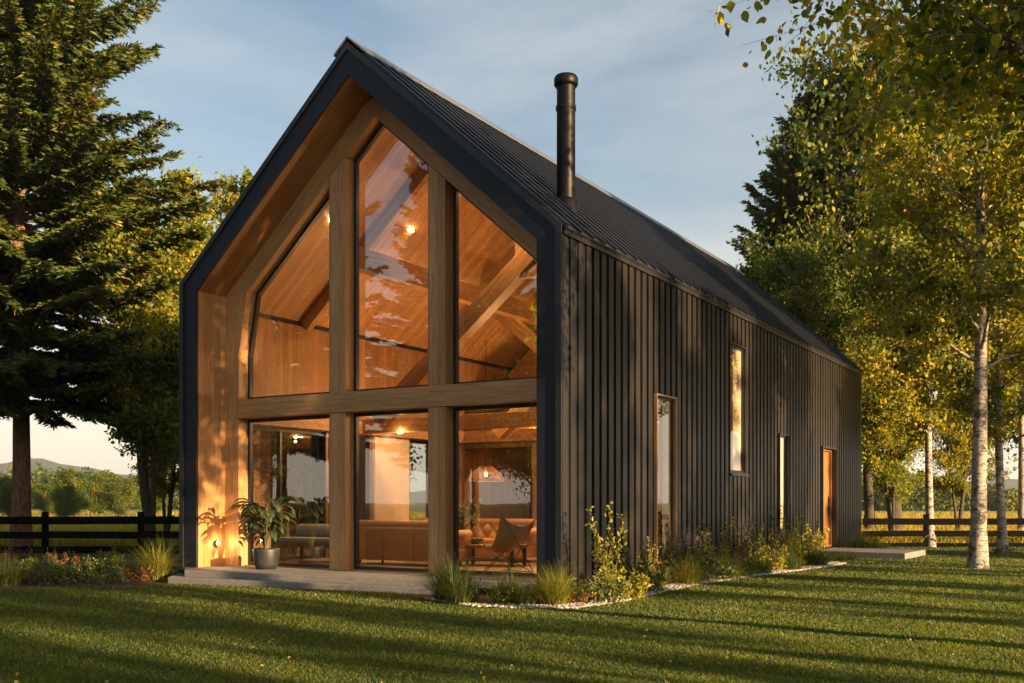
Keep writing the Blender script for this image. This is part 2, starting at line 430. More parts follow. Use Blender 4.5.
def conifer(seed,H,R,z0,r0,step=.36,spray=.15,dense=1.0,prof_pow=.8,nper=6):
    rng=np.random.default_rng(seed); R_=random.Random(seed)
    tb=MB(); P=[Vector((math.sin(i*.7)*.03,math.cos(i*.5)*.03-.03,H*i/16-(.15 if i==0 else 0))) for i in range(17)]
    tb.tube(P,[(r0*(1-i/16)**.85+.015)*(1.3 if i==0 else 1) for i in range(17)],14)
    cen=[];dirs=[];var=[]
    z=z0; k=0
    while z<H-.25:
        t=(z-z0)/(H-z0)
        for b in range(nper if t<.8 else 4):
            az=k*2.39996+R_.uniform(-.35,.35); k+=1
            L=R*((1-t)**prof_pow)*(min(1,.62+t*3))*R_.uniform(.62,1.12)+.25
            zz=z+R_.uniform(-.15,.15)
            el=rad(12)+t*.7-.1*R_.random()
            dv=Vector((math.cos(az)*math.cos(el),math.sin(az)*math.cos(el),math.sin(el))); p=Vector((0,0,zz)); bp=[p]; seg=9
            for j in range(seg):
                cz=-.10*(1-t) if j<5 else .07
                dv=(dv+Vector((R_.gauss(0,.05),R_.gauss(0,.05),cz+R_.gauss(0,.03)))).normalized(); p=p+dv*L/seg; bp.append(p)
            rb=.012+L*.009
            tb.tube(bp,[max(.004,rb*(1-j/(seg+.4))) for j in range(seg+1)],5,False)
            cv=R_.gauss(0,.1)
            nt=int((10+L*9)*dense)
            for m in range(nt):
                q=(.16+.84*(m+R_.random())/nt)*seg; i=min(int(q),seg-1); base=bp[i].lerp(bp[i+1],q-i); fd=(bp[i+1]-bp[i]).normalized()
                side=fd.cross(Vector((0,0,1))).normalized()*(1 if m%2 else -1)
                tl=(.20+.30*L*(1-q/seg*.75)*.42)*R_.uniform(.6,1.15)
                d2=(fd*R_.uniform(.45,.9)+side*R_.uniform(.6,1.0)+Vector((0,0,R_.uniform(-.35,.08)))).normalized()
                ns=max(5,int(tl/.028*dense)); u=rng.uniform(0,1,ns)
                e=np.array(base)[None]+np.array(d2)[None]*(u*tl)[:,None]+np.array([0,0,-1.0])[None]*(u**2*tl*.22)[:,None]
                cen.append(e+rng.normal(size=(ns,3))*.018)
                sd=np.array(side.cross(Vector((0,0,1))))
                lat=np.array(d2.cross(Vector((0,0,1))).normalized())
                sg=rng.choice([-1,1],ns)[:,None]
                dirs.append(np.array(d2)[None]*.9+lat[None]*sg*rng.uniform(.2,1.1,(ns,1))+rng.normal(size=(ns,3))*.22+np.array([0,0,-.12]))
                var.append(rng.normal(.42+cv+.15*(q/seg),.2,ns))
        z+=step*R_.uniform(.75,1.25)*(1 if t<.75 else .7)
    cen=np.concatenate(cen);dirs=np.concatenate(dirs);var=np.clip(np.concatenate(var),0,1)
    lm=leaves_mesh('crown',cen,spray,rng,.30,0,dirs=dirs,var=var,flatup=.55)
    return tb.mesh('trunk'),lm

def tree_obj(name, meshes, mats, loc, rz=0, scale=1.0, sz=None, **k):
    r=empty(name,loc,rz,**k); r.scale=(scale,scale,sz or scale)
    for nm,me,mt in zip(('trunk','crown'),meshes,mats):
        if not me.materials: me.materials.append(mt)
        o=bpy.data.objects.new(nm,me); finish(o,r)
    return r

def tuft_mesh(seed,n,h,rad_,w=.006,spread=.5,segs=5):
    rng=np.random.default_rng(seed)
    az=rng.uniform(0,2*PI,n); lean=rng.uniform(.05,1.35,n)*spread/.75; L=h*rng.uniform(.55,1.15,n)
    rr=rad_*np.sqrt(rng.uniform(0,1,n)); a2=rng.uniform(0,2*PI,n)
    base=np.stack([rr*np.cos(a2),rr*np.sin(a2),np.zeros(n)],1)
    out=np.stack([np.cos(az),np.sin(az),np.zeros(n)],1); side=np.stack([-np.sin(az),np.cos(az),np.zeros(n)],1)
    V=[];
    for j in range(segs+1):
        t=j/segs; ang=lean*(.35+1.5*t*t*rng.uniform(.8,1.2,n))
        if j==0: p=base.copy()
        else: p=p+(out*np.sin(ang)[:,None]+np.array([0,0,1])*np.cos(ang)[:,None])*(L/segs)[:,None]
        ww=w*(1-t*.93)
        V+= [p-side*ww/2,p+side*ww/2]
    V=np.stack(V,1); m=2*(segs+1)
    F=[]
    idx=np.arange(n)[:,None]*m
    for j in range(segs): F.append(np.concatenate([idx+2*j,idx+2*j+1,idx+2*j+3,idx+2*j+2],1))
    var=np.clip(rng.normal(.5,.22,n),0,1)
    return np_mesh('tuft',V.reshape(-1,3),np.concatenate(F),np.tile(var,segs))

def stems_plant(seed, n, h, radius, leaf, per, spread_leaf, lean=.2, aspect=.6, leaf_from=.15, stem_r=.006, droop=0.0):
    rng=np.random.default_rng(seed); R_=random.Random(seed)
    tb=MB(); pts=[]
    for i in range(n):
        az=R_.uniform(0,2*PI); rr=radius*.35*math.sqrt(R_.random()); hh=h*R_.uniform(.6,1.05); ln=R_.uniform(0,lean)+rr*.3
        p=Vector((rr*math.cos(az),rr*math.sin(az),-.02)); tp=[p]; d=Vector((math.cos(az)*ln,math.sin(az)*ln,1)).normalized()
        for j in range(6):
            d=(d+Vector((R_.gauss(0,.06),R_.gauss(0,.06),0))+Vector((math.cos(az),math.sin(az),0))*lean*.12).normalized(); p=p+d*hh/6; tp.append(p)
        tb.tube(tp,[stem_r*(1-j/7.5) for j in range(7)],4,False)
        a=np.array([list(x) for x in tp]); q=rng.uniform(leaf_from,1.0,per)*6; ii=np.minimum(q.astype(int),5); fr=(q-ii)[:,None]
        taper=(1.15-q/6)[:,None]
        pts.append(a[ii]*(1-fr)+a[ii+1]*fr+rng.normal(size=(per,3))*spread_leaf*np.maximum(taper,.25))
    pts=np.concatenate(pts); pts[:,2]=np.maximum(pts[:,2],.02)
    return tb.mesh('stems'), leaves_mesh('leaves',pts,leaf,rng,aspect,droop)

def put_plant(name, parts, loc, rz=0, sc=1.0, **k):
    """parts: [(partname, mesh, mat)]"""
    r=empty(name,loc,rz,**k); r.scale=(sc,sc,sc)
    for nm,me,mt in parts:
        if not me.materials: me.materials.append(mt)
        finish(bpy.data.objects.new(nm,me),r)
    return r

# ------------------------------------------------------------------ ground
HW, HL = 8.52, 21.0          # house width (towards -X) and length (towards +Y)
EV, SL = 5.83, .888          # eave height, roof slope
RG = EV + HW/2*SL
XC = -HW/2
TF = .42                     # frame thickness
FLZ = .25
def roofz(x, off=0.0): return RG - abs(x-XC)*SL - off

def grid_sheet(name, x0,x1,y0,y1,z, mat, **k):
    return MB().add([(x0,y0,z),(x1,y0,z),(x1,y1,z),(x0,y1,z)],[(0,1,2,3)]).build(name,mat,None,**k)
grid_sheet('ground',-3000,3000,-3000,3000,0.0,M['ground'],kind='structure',label='grassy lawn and open meadow running to the hills')

def poly_sheet(name, pts, z, mat, **k):
    return MB().add([(p[0],p[1],z) for p in pts],[tuple(range(len(pts)))]).build(name,mat,None,**k)

# bed edges as pixels on the ground
edge_px=[(425,600),(470,607),(520,609),(575,609),(620,603),(665,592),(705,584),(745,578),(790,572),(830,567),(848,563)]
edge=[ground(x,y) for x,y in edge_px]
inner=[Vector((-.02,y,0)) for y in (12.9,9,6,4,2,.5,0.03)]
poly_sheet('mulch_bed',[(p.x,p.y) for p in edge]+[(p.x,p.y) for p in inner]+[(-3.6,.0)],.006,M['mulch'],kind='structure',label='dark mulch bed along the cladded side wall')
lb=[ground(-60,592),ground(40,588),ground(120,587),ground(178,584),ground(196,560),ground(150,556),ground(60,556),ground(-60,558)]
poly_sheet('mulch_bed',[(p.x,p.y) for p in lb],.006,M['mulch'],kind='structure',label='dark mulch bed left of the stone step')

def inside(poly,x,y):
    res=np.zeros(len(x),bool); n=len(poly)
    for i in range(n):
        x1,y1=poly[i][0],poly[i][1]; x2,y2=poly[(i+1)%n][0],poly[(i+1)%n][1]
        c=((y1>y)!=(y2>y))&(x<(x2-x1)*(y-y1)/((y2-y1) if abs(y2-y1)>1e-9 else 1e-9)+x1); res^=c
    return res
BED1=[(p.x,p.y) for p in edge]+[(-.02,12.9),(-.02,0.03),(-3.6,0)]
BED2=[(p.x,p.y) for p in lb]

def blades(name, n, dmin, dmax, h, w, lats=.56, seed=1, power=1.0, avoid=(), clump=0.0, mat=None, wscale=True, z=0.0, **k):
    rng=np.random.default_rng(seed)
    u=rng.uniform(0,1,n); inv=1/dmin-(1/dmin-1/dmax)*u**power; d=1/inv
    lat=rng.uniform(-lats,lats,n)*d
    x=CAM.x+lat*CR-d*SR; y=CAM.y+lat*SR+d*CR
    keep=~((x<.02)&(x>-HW-.02)&(y>.0)&(y<HL))
    for poly in avoid: keep&=~inside(poly,x,y)
    x,y,d=x[keep],y[keep],d[keep]; n=len(x)
    pat=.5+.5*np.sin(x*2.1+np.sin(y*1.7)*1.5)*np.sin(y*2.3+np.sin(x*1.3))
    hh=h*rng.uniform(.5,1.2,n)*(1-clump+clump*pat*1.4)
    ww=w*rng.uniform(.7,1.3,n)*(np.maximum(1,d/dmin)**.6 if wscale else 1)
    az=rng.uniform(0,2*PI,n); ln=rng.normal(0,.42,(n,2))
    b=np.stack([x,y,np.full(n,z-.003)],1); s=np.stack([np.cos(az),np.sin(az),np.zeros(n)],1)*ww[:,None]*.5
    tip=b+np.stack([ln[:,0]*hh,ln[:,1]*hh,hh],1)
    mid=b+np.stack([ln[:,0]*hh*.35,ln[:,1]*hh*.35,hh*.58],1)
    v=np.stack([b-s,b+s,mid+s*.8,tip,mid-s*.8],1).reshape(-1,3); f=np.arange(n*5).reshape(n,5)
    var=np.clip(rng.normal(.38,.2,n)+.18*(pat-.5),0,1)
    o=bpy.data.objects.new(name,np_mesh(name,v,f,var)); o.data.materials.append(mat)
    return finish(o,**k)

TERR=[(-8.4,-.032),(-7.62,-.72),(-2.0,-.2),(-1.8,-.032),(-.43,-.032),(-.43,.93),(-8.09,.93),(-8.09,-.032)]
TERR2=[(-8.62,-.035),(-7.75,-1.0),(-1.8,-.36),(-1.5,-.035)]
DSLAB=[(0.0,14.9),(2.5,14.6),(2.6,17.2),(0,17.2)]
blades('lawn_grass',620000,7.0,36,.042,.0075,seed=3,avoid=(BED1,BED2,TERR2,DSLAB),clump=.35,mat=M['lawn'],kind='stuff',label='mown lawn grass striped with low evening light')
blades('meadow_grass',150000,35,150,.42,.03,seed=4,clump=.5,mat=M['meadow'],lats=.6,kind='stuff',label='tall yellow meadow grass beyond the fences')

# terrace slabs
t=MB().prism(TERR2,0,.115,'z').build('step',M['stone'],None,bevel=.012,label='lower rough granite step along the glass front',cat='step')
t=MB().prism(TERR,.112,.232,'z').build('terrace',M['stone'],None,bevel=.012,label='upper granite terrace slab under the glass gable',cat='terrace')
MB().prism(DSLAB,0,.17,'z').build('doorstep',M['stone'],None,bevel=.012,label='granite slab in front of the side door',cat='doorstep')

# gravel edging
def fallen():
    rng=np.random.default_rng(9); n=380; d=rng.uniform(7.5,24,n); lat=rng.uniform(-.55,.55,n)*d
    x=CAM.x+lat*CR-d*SR; y=CAM.y+lat*SR+d*CR
    k=~((x<.1)&(x>-HW-1)&(y>-1.4)); x,y=x[k],y[k]; n=len(x)
    dr=rng.normal(size=(n,3)); dr[:,2]*=.25
    me=leaves_mesh('fallen_leaves',np.stack([x,y,rng.uniform(.02,.045,n)],1),.038,rng,.8,0,dirs=dr,flatup=2.0); me.materials.append(M['fallen'])
    finish(bpy.data.objects.new('fallen_leaves',me),kind='stuff',label='small yellow birch leaves fallen on the lawn')
M['fallen']=leafmat('dry_leaves',[(0,(.2,.12,.03)),(.5,(.4,.28,.05)),(1,(.55,.42,.1))],.3,.03)
fallen()
def gravel():
    rng=np.random.default_rng(5); n=9000
    ex=np.array([[p.x,p.y] for p in edge]); seg=np.linalg.norm(np.diff(ex,axis=0),axis=1); cum=np.concatenate([[0],np.cumsum(seg)])
    s=rng.uniform(0,cum[-1],n); i=np.clip(np.searchsorted(cum,s)-1,0,len(seg)-1); fr=((s-cum[i])/seg[i])[:,None]
    p=ex[i]*(1-fr)+ex[i+1]*fr; d=ex[i+1]-ex[i]; nn=np.stack([-d[:,1],d[:,0]],1)/seg[i][:,None]
    off=rng.uniform(-.02,.42,n)*(1-.55*np.exp(-s/1.5)); p=p+nn*off[:,None]
    sz=rng.uniform(.014,.042,n); base=np.array([[1,0,0],[-1,0,0],[0,1,0],[0,-1,0],[0,0,1],[0,0,-1]],float)
    jit=rng.uniform(.6,1.2,(n,6,1)); a=rng.uniform(0,PI,n); ca,sa=np.cos(a),np.sin(a)
    v=base[None]*jit; vx=v[:,:,0]*ca[:,None]-v[:,:,1]*sa[:,None]; vy=v[:,:,0]*sa[:,None]+v[:,:,1]*ca[:,None]
    v=np.stack([vx*1.2,vy*.9,v[:,:,2]*.6],2)*sz[:,None,None]
    v[:,:,0]+=p[:,0,None]; v[:,:,1]+=p[:,1,None]; v[:,:,2]+=.012+rng.uniform(0,.012,n)[:,None]
    tri=np.array([[0,2,4],[2,1,4],[1,3,4],[3,0,4],[2,0,5],[1,2,5],[3,1,5],[0,3,5]])
    f=(np.arange(n)[:,None,None]*6+tri[None]).reshape(-1,3)
    o=bpy.data.objects.new('gravel',np_mesh('gravel',v.reshape(-1,3),f,np.repeat(np.clip(rng.normal(.5,.25,n),0,1),8))); o.data.materials.append(M['gravel'])
    finish(o,kind='stuff',label='pale grey gravel edging between lawn and side bed')
gravel()

# ------------------------------------------------------------------ house
H=empty('house',(0,0,0),label='black cladded gabled house with a tall glazed timber front',cat='house')
def ring(name, off0, off1, tw0, tw1, y0, y1, mat, zb=.0, parent=H, **k):
    """gable shaped ring: outer offset off0 (vertical off the roof line, tw0 off the walls), inner off1/tw1"""
    def path(ov,tw):
        e=roofz(-tw,ov)
        return [(-tw,zb),(-tw,e),(XC,RG-ov),(-HW+tw,e),(-HW+tw,zb)]
    a=path(off0,tw0); b=path(off1,tw1); m=MB()
    for i in range(4):
        m.prism([a[i],a[i+1],b[i+1],b[i]],y0,y1)
    return m.build(name,mat,parent,**k)
ring('gable_fascia',.0,.535,.0,TF,0.0,.05,M['fascia'],zb=.0)
ring('edge_trim',-.045,.085,-.035,.07,-.028,-.001,M['black'],zb=.0)
ring('soffit_core',.02,.50,.02,TF-.035,.05,1.12,M['black'],zb=.0)
# side jamb linings and soffit boards in their own local frames
for sx,nm in ((-HW+TF,1),(-TF,-1)):
    MB().box(sx,sx-nm*.03,.052,1.1,.235,roofz(-TF,.535)+.02).build('jamb_lining',M['jamb'],H)
def slope_board(name, side, y0, y1, off, th, mat, x_in, parent=H):
    """boards under the roof slope; local X down the slope. side=+1 right, -1 left; x_in distance from the centre at the lower end"""
    top=Vector((XC,0,RG-off)); low=Vector((XC+side*x_in,0,RG-off-x_in*SL)); d=(low-top); L=d.length; x=d.normalized(); y=Vector((0,1,0))*(1 if side<0 else 1)
    z=x.cross(y)
    if z.z<0: z=-z; y=-y
    m=MB(); ya,yb=(y0,y1) if y.y>0 else (-y1,-y0)
    m.box(0,L,ya,yb,0,th); o=m.build(name,mat,parent)
    Mx=Matrix((x,y,z)).transposed().to_4x4(); Mx.translation=top; o.matrix_basis=Mx
    return o
for sd in (1,-1):
    slope_board('soffit_boards',sd,.052,1.02,.535,.03,M['ceil'],HW/2-TF)
# posts, beam, rake timbers (front plane y .75)
PY0,PY1=.75,1.12
G0=1.0
RB=.535+.5   # underside of the rake timbers below the roof line
def post(poly): 
    return MB().prism(poly,PY0,PY1).build('post',M['post_z'],H,bevel=.006)
post([(-8.10,.235),(-7.72,.235),(-7.72,4.45),(-7.49,roofz(-7.49,RB)+.0),(-8.10,roofz(-8.10,.535)-.03)])
post([(-.42,.235),(-.42,roofz(-.42,.535)-.03),(-.70,roofz(-.70,RB)),(-.62,4.6),(-.62,.235)])
for a,b in ((-5.35,-4.96),(-3.06,-2.69)):
    z1=lambda x: roofz(x,RB-.002)
    MB().prism([(a,3.575),(b,3.575),(b,z1(b)),(a,z1(a))],PY0,PY1).build('post',M['post_z'],H,bevel=.006)
    MB().prism([(a,.235),(b,.235),(b,3.195),(a,3.195)],PY0,PY1).build('post',M['post_z'],H,bevel=.006)
beam('cross_beam',(-7.72,(PY0+PY1)/2-.01,3.385),(-.62,(PY0+PY1)/2-.01,3.385),.40,.375,M['post_x'],H)
for sd in (1,-1):
    th=.5*math.cos(math.atan(SL))
    top=Vector((XC,.935,RG-.535-.25)); low=Vector((XC+sd*3.78,.935,RG-.535-.25-3.78*SL))
    m=MB(); xi=3.80
    o=beam('rake_timber',top+(top-low).normalized()*(-.0),low,.36,th-.008,M['post_x'],H)
# little apex filler
MB().prism([(XC-.24,roofz(XC-.24,.77)),(XC+.24,roofz(XC+.24,.77)),(XC,RG-.54)],PY0+.004,PY1-.004).build('apex_block',M['post_z'],H)

# window openings of the gable
def zrake(x): return roofz(x,RB)
openings=[
 [(-7.72,3.575),(-5.35,3.575),(-5.35,zrake(-5.35)),(-7.49,zrake(-7.49)),(-7.72,4.45)],
 [(-4.96,3.575),(-3.06,3.575),(-3.06,zrake(-3.06)),(XC,zrake(XC)),(-4.96,zrake(-4.96))],
 [(-2.69,3.575),(-.62,3.575),(-.62,4.6),(-.70,zrake(-.70)),(-2.69,zrake(-2.69))],
 [(-7.72,.25),(-5.35,.25),(-5.35,3.195),(-7.72,3.195)],
 [(-4.96,.25),(-3.06,.25),(-3.06,3.195),(-4.96,3.195)],
 [(-2.69,.25),(-.62,.25),(-.62,3.195),(-2.69,3.195)]]
def inset(poly,d):
    n=len(poly); out=[]; A=sum(poly[i][0]*poly[(i+1)%n][1]-poly[(i+1)%n][0]*poly[i][1] for i in range(n)); s=1 if A>0 else -1
    L=[]
    for i in range(n):
        p=Vector(poly[i]);q=Vector(poly[(i+1)%n]); e=(q-p).normalized(); nn=Vector((-e.y,e.x))*s; L.append((p+nn*d,e))
    for i in range(n):
        p,e=L[i-1]; q,g=L[i]; den=e.x*g.y-e.y*g.x
        t=((q.x-p.x)*g.y-(q.y-p.y)*g.x)/den if abs(den)>1e-9 else 0
        out.append((p.x+e.x*t,p.y+e.y*t))
    return out
for op in openings:
    a=inset(op,-.0); b=inset(op,.062); m=MB(); n=len(op)
    for i in range(n):
        j=(i+1)%n; m.prism([a[i],a[j],b[j],b[i]],G0,G0+.09)
    w=m.build('window',M['black'],H)
    c=inset(op,.055)
    MB().add([(p[0],G0+.05,p[1]) for p in c],[tuple(range(n))]).build('pane',M['glass'],w)

# floor slab and inner shell
MB().box(-HW+.3,-.3,.9,HL-.3,.02,FLZ-.001).build('floor',M['floor'],H)
# roof
def roof_slope(sd):
    m=MB(); top=Vector((XC,0,RG)); low=Vector((XC+sd*(HW/2+.06),0,RG-(HW/2+.06)*SL))
    x=(low-top).normalized(); L=(low-top).length; z=Vector((-x.z,0,x.x)) if sd>0 else Vector((x.z,0,-x.x))
    if z.z<0: z=-z
    def P(u,y,w): return top+x*u+Vector((0,y,0))+z*w
    def bx(u0,u1,y0,y1,w0,w1):
        v=[P(u0,y0,w0),P(u1,y0,w0),P(u1,y1,w0),P(u0,y1,w0),P(u0,y0,w1),P(u1,y0,w1),P(u1,y1,w1),P(u0,y1,w1)]
        m.add(v,[(3,2,1,0),(4,5,6,7),(0,1,5,4),(1,2,6,5),(2,3,7,6),(3,0,4,7)])
    bx(0,L,.052,HL+.05,-.26,.035)
    y=.10
    while y<HL:
        bx(.33,L-.03,y,y+.06,.034,.085); y+=.44
    m.build('roof',M['roof'],H)
roof_slope(1); roof_slope(-1)
m=MB(); dz=.16
for sd in (1,-1):
    a=(XC,RG+.115); b=(XC+sd*.30,RG+.115-.30*SL)
    m.prism([a,b,(b[0],b[1]+.03),(a[0],a[1]+.03)],-.035,HL+.06)
m.build('ridge_cap',M['ridge'],H)
for sd in (1,-1):
    slope_board('ceiling',sd,1.12,HL-.3,.56,.03,M['ceil'],HW/2-.3)
MB().box(.012,.048,.052,HL+.02,EV-.13,EV-.02).build('eave_flashing',M['black'],H)
# side wall with openings (y0,y1,z0,z1)
WIN=[(3.79,4.72,.40,3.52),(7.94,8.98,2.19,5.05),(11.74,12.46,.80,3.23),(15.9,17.45,.20,3.10)]
WT=.30
def wall_core(x0,x1,y0,y1,z0,z1,ops):
    m=MB(); ys=sorted({y0,y1,*[o[0] for o in ops],*[o[1] for o in ops]})
    for a,b in zip(ys[:-1],ys[1:]):
        hit=[o for o in ops if o[0]<=a+1e-6 and o[1]>=b-1e-6]
        if not hit: m.box(x0,x1,a,b,z0,z1)
        for o in hit:
            if o[2]>z0: m.box(x0,x1,a,b,z0,o[2])
            if o[3]<z1: m.box(x0,x1,a,b,o[3],z1)
    return m
wall_core(-WT,-.079,.05,HL,.0,EV-.12,WIN).build('wall',M['black'],H)
m=MB(); y=.06; step=.28
tz=roofz(0,.0)-.02
while y<HL-.05:
    a,b=y,min(y+.180,HL)
    zs=[(.04,EV-.06)]
    for o in WIN:
        if b>o[0]-.04 and a<o[1]+.04:
            zs=[(.04,o[2]-.04),(o[3]+.04,EV-.06)]
            # clip boards that straddle the side of the opening
    for z0,z1 in zs:
        if z1>z0: m.box(-.08,.010,a,b,z0,z1)
    y+=step
m.build('cladding_boards',M['clad'],H)
# far and left walls (dark)
LWIN=[(1.35,3.9,FLZ,3.12),(3.98,5.5,FLZ,3.12),(7.1,9.3,FLZ,3.12)]
wall_core(-HW+.02,-HW+WT,1.12,HL,.0,EV-.12,LWIN).build('wall',M['clad'],H)
MB().prism([(-.3,0),(-HW+.3,0),(-HW+.3,EV-.3),(XC,RG-.32),(-.3,EV-.3)],HL-.3,HL).build('wall',M['clad'],H)
# inner linings
wall_core(-WT-.03,-WT,1.12,HL-.3,FLZ,EV-.4,WIN).build('inner_lining',M['wall_in'],H)
wall_core(-HW+WT,-HW+WT+.03,1.12,HL-.3,FLZ,EV-.4,LWIN).build('inner_lining',M['wall_in'],H)
for o in LWIN:
    m=MB(); x0,x1=-HW+.06,-HW+.16
    for a,b,c,d in ((o[0],o[0]+.06,o[2],o[3]),(o[1]-.06,o[1],o[2],o[3]),(o[0]+.06,o[1]-.06,o[2],o[2]+.06),(o[0]+.06,o[1]-.06,o[3]-.06,o[3]),((o[0]+o[1])/2-.03,(o[0]+o[1])/2+.03,o[2]+.06,o[3]-.06)):
        m.box(x0,x1,a,b,c,d)
    w=m.build('window',M['black'],H)
    xx=-HW+.11
    MB().add([(xx,o[0]+.05,o[2]+.05),(xx,o[1]-.05,o[2]+.05),(xx,o[1]-.05,o[3]-.05),(xx,o[0]+.05,o[3]-.05)],[(0,1,2,3)]).build('pane',M['glass2'],w)
# side windows
M['copper']=wood('casing_timber',2,1,.5,(.30,.15,.06),(.48,.27,.12),gap=0)
for i,o in enumerate(WIN[:3]):
    w=MB()
    y0,y1,z0,z1=o; x0,x1=-.07,-.035
    for a,b,c,d in ((y0,y0+.05,z0,z1),(y1-.05,y1,z0,z1),(y0+.05,y1-.05,z0,z0+.05),(y0+.05,y1-.05,z1-.05,z1)):
        w.box(x0,x1,a,b,c,d)
    wo=w.build('window',M['black'],H)
    xx=-.05
    MB().add([(xx,y0+.045,z0+.045),(xx,y1-.045,z0+.045),(xx,y1-.045,z1-.045),(xx,y0+.045,z1-.045)],[(0,1,2,3)]).build('pane',M['glass2'],wo)
    c=MB(); e=.035
    mt=M['copper'] if i==0 else M['black']
    for a,b,cc,d in ((y0-e,y0,z0-e,z1+e),(y1,y1+e,z0-e,z1+e),(y0,y1,z1,z1+e),(y0-.0,y1+.0,z0-e,z0)):
        c.box(-.033,.03 if i==0 else .016,a,b,cc,d)
    c.build('frame',mt,wo)
    if i==1: MB().box(-.12,.07,y0-.05,y1+.09,z0-.085,z0-.037).build('sill',M['black'],wo)
    # blind behind the pane
    a,b=[(y0+.5,y1-.03),(y0+.42,y1-.03),(y0+.04,y1-.03)][i]
    bm=MB(); nn=40
    bm.grid(nn,2,lambda u,v:(-.084+.008*math.sin(u*(b-a)*70),a+(b-a)*u,z0+.05+(z1-z0-.1)*v))
    bm.build('blind',M['blind'],wo)
# side door
y0,y1,z0,z1=WIN[3]
d=MB().box(-.22,-.17,y0+.34,y1-.06,z0+.05,z1-.06).build('door',M['door'],H)
fr=MB()
for a,b,c,e in ((y0,y0+.055,z0,z1),(y1-.055,y1,z0,z1),(y0+.055,y1-.055,z1-.055,z1),(y0+.055,y1-.055,z0,z0+.05),(y0+.28,y0+.335,z0+.05,z1-.055)):
    fr.box(-.24,-.10,a,b,c,e)
fr.build('frame',M['door'],d)
MB().add([(-.18,y0+.055,z0+.05),(-.18,y0+.28,z0+.05),(-.18,y0+.28,z1-.055),(-.18,y0+.055,z1-.055)],[(0,1,2,3)]).build('sidelight_pane',M['glass2'],d)
MB().box(-.165,-.15,y1-.2,y1-.16,z0+.9,z0+1.5).tube([(-.17,y1-.18,z0+1.0),(-.12,y1-.18,z0+1.0),(-.12,y1-.18,z0+1.4),(-.17,y1-.18,z0+1.4)],.012,8).build('handle',M['iron'],d)
cs=MB()
for a,b,c,e in ((y0-.05,y0,z0,z1+.05),(y1,y1+.05,z0,z1+.05),(y0,y1,z1,z1+.05)): cs.box(-.10,.045,a,b,c,e)
cs.build('door_casing',M['black'],H)

# chimney flue: where the pixel ray meets the right roof slope
def roof_hit(px,py):
    a=at_depth(px,py,1.0)-CAM
    # z = RG - (x-XC)*SL
    t=(RG-(CAM.x-XC)*SL-CAM.z)/(a.z+a.x*SL); return CAM+a*t
fp=roof_hit(566,208)
fd=(fp.x-CAM.x)*(-SR)+(fp.y-CAM.y)*CR
ftop=(HOR-76)/FPX*fd+CAMH
fr_=9.3/FPX*fd
fm=MB().tube([(fp.x,fp.y,fp.z-.5),(fp.x,fp.y,ftop-.2)],fr_,28).build('flue_pipe',M['flue'],H)
MB().tube([(fp.x,fp.y,ftop-.62),(fp.x,fp.y,ftop-.55)],fr_*1.10,28).build('collar',M['flue'],fm)
MB().lathe([(0,ftop),(fr_*1.15,ftop-.01),(fr_*1.3,ftop-.05),(fr_*1.3,ftop-.16),(fr_*1.15,ftop-.20),(0,ftop-.20)],28,(fp.x,fp.y,0)).build('cap',M['flue'],fm)
MB().lathe([(fr_*1.45,-.30),(fr_*1.35,.10),(fr_*1.02,.16)],28,(fp.x,fp.y,fp.z-.0)).build('flashing',M['flue'],fm)
# jamb uplight
lp=Vector((-HW+TF+.032,.5,1.5-40/FPX*20.6))
w=MB().tube([(lp.x,lp.y,lp.z),(lp.x+.03,lp.y,lp.z)],.045,16).build('wall_lamp',M['iron'],H)
MB().tube([(lp.x+.03,lp.y,lp.z),(lp.x+.036,lp.y,lp.z)],.034,16).build('bulb',M['bulb'],w)

# inner timber structure
def cz(x,off=.56): return roofz(x,off)
beam('purlin',(-5.2,1.2,6.22),(-5.2,HL-.4,6.22),.26,.42,M['beam_in'],H)
beam('ridge_beam',(XC,1.2,RG-.85),(XC,HL-.4,RG-.85),.2,.4,M['beam_in'],H)
for yy in (3.2,8.0,14.0):
    beam('brace',(-6.1,yy,3.25),(-1.75,yy,cz(-1.75)-.02),.30,.36,M['beam_in'],H)
    if yy>4: beam('brace',(-2.4,yy+.32,3.25),(XC*2+1.75,yy+.32,cz(XC*2+1.75)-.02),.26,.32,M['beam_in'],H)
    for sd in (1,-1):
        a=Vector((XC+sd*.1,yy,cz(XC+sd*.1)-.16)); b=Vector((XC+sd*3.9,yy,cz(XC+sd*3.9)-.16))
        beam('rafter',a,b,.16,.24,M['beam_in'],H)
beam('king_strut',(-2.6,3.2,6.1),(-2.6,3.2,cz(-2.6)-.1),.16,.16,M['beam_in'],H,roll_up=(0,1,0))
beam('collar_beam',(-2.6,3.2,6.0),(-.4,3.2,6.0),.18,.24,M['beam_in'],H)
# tie beams across at the head of the lower storey
for yy in (5.0,9.4):
    beam('tie_beam',(-HW+.33,yy,3.3),(-.33,yy,3.3),.22,.32,M['beam_in'],H)
beam('edge_beam',(-HW+.48,1.3,3.28),(-HW+.48,9.3,3.28),.22,.30,M['beam_in'],H)
beam('edge_beam',(-2.0,3.2,3.55),(-2.0,9.3,3.55),.16,.22,M['beam_in'],H)
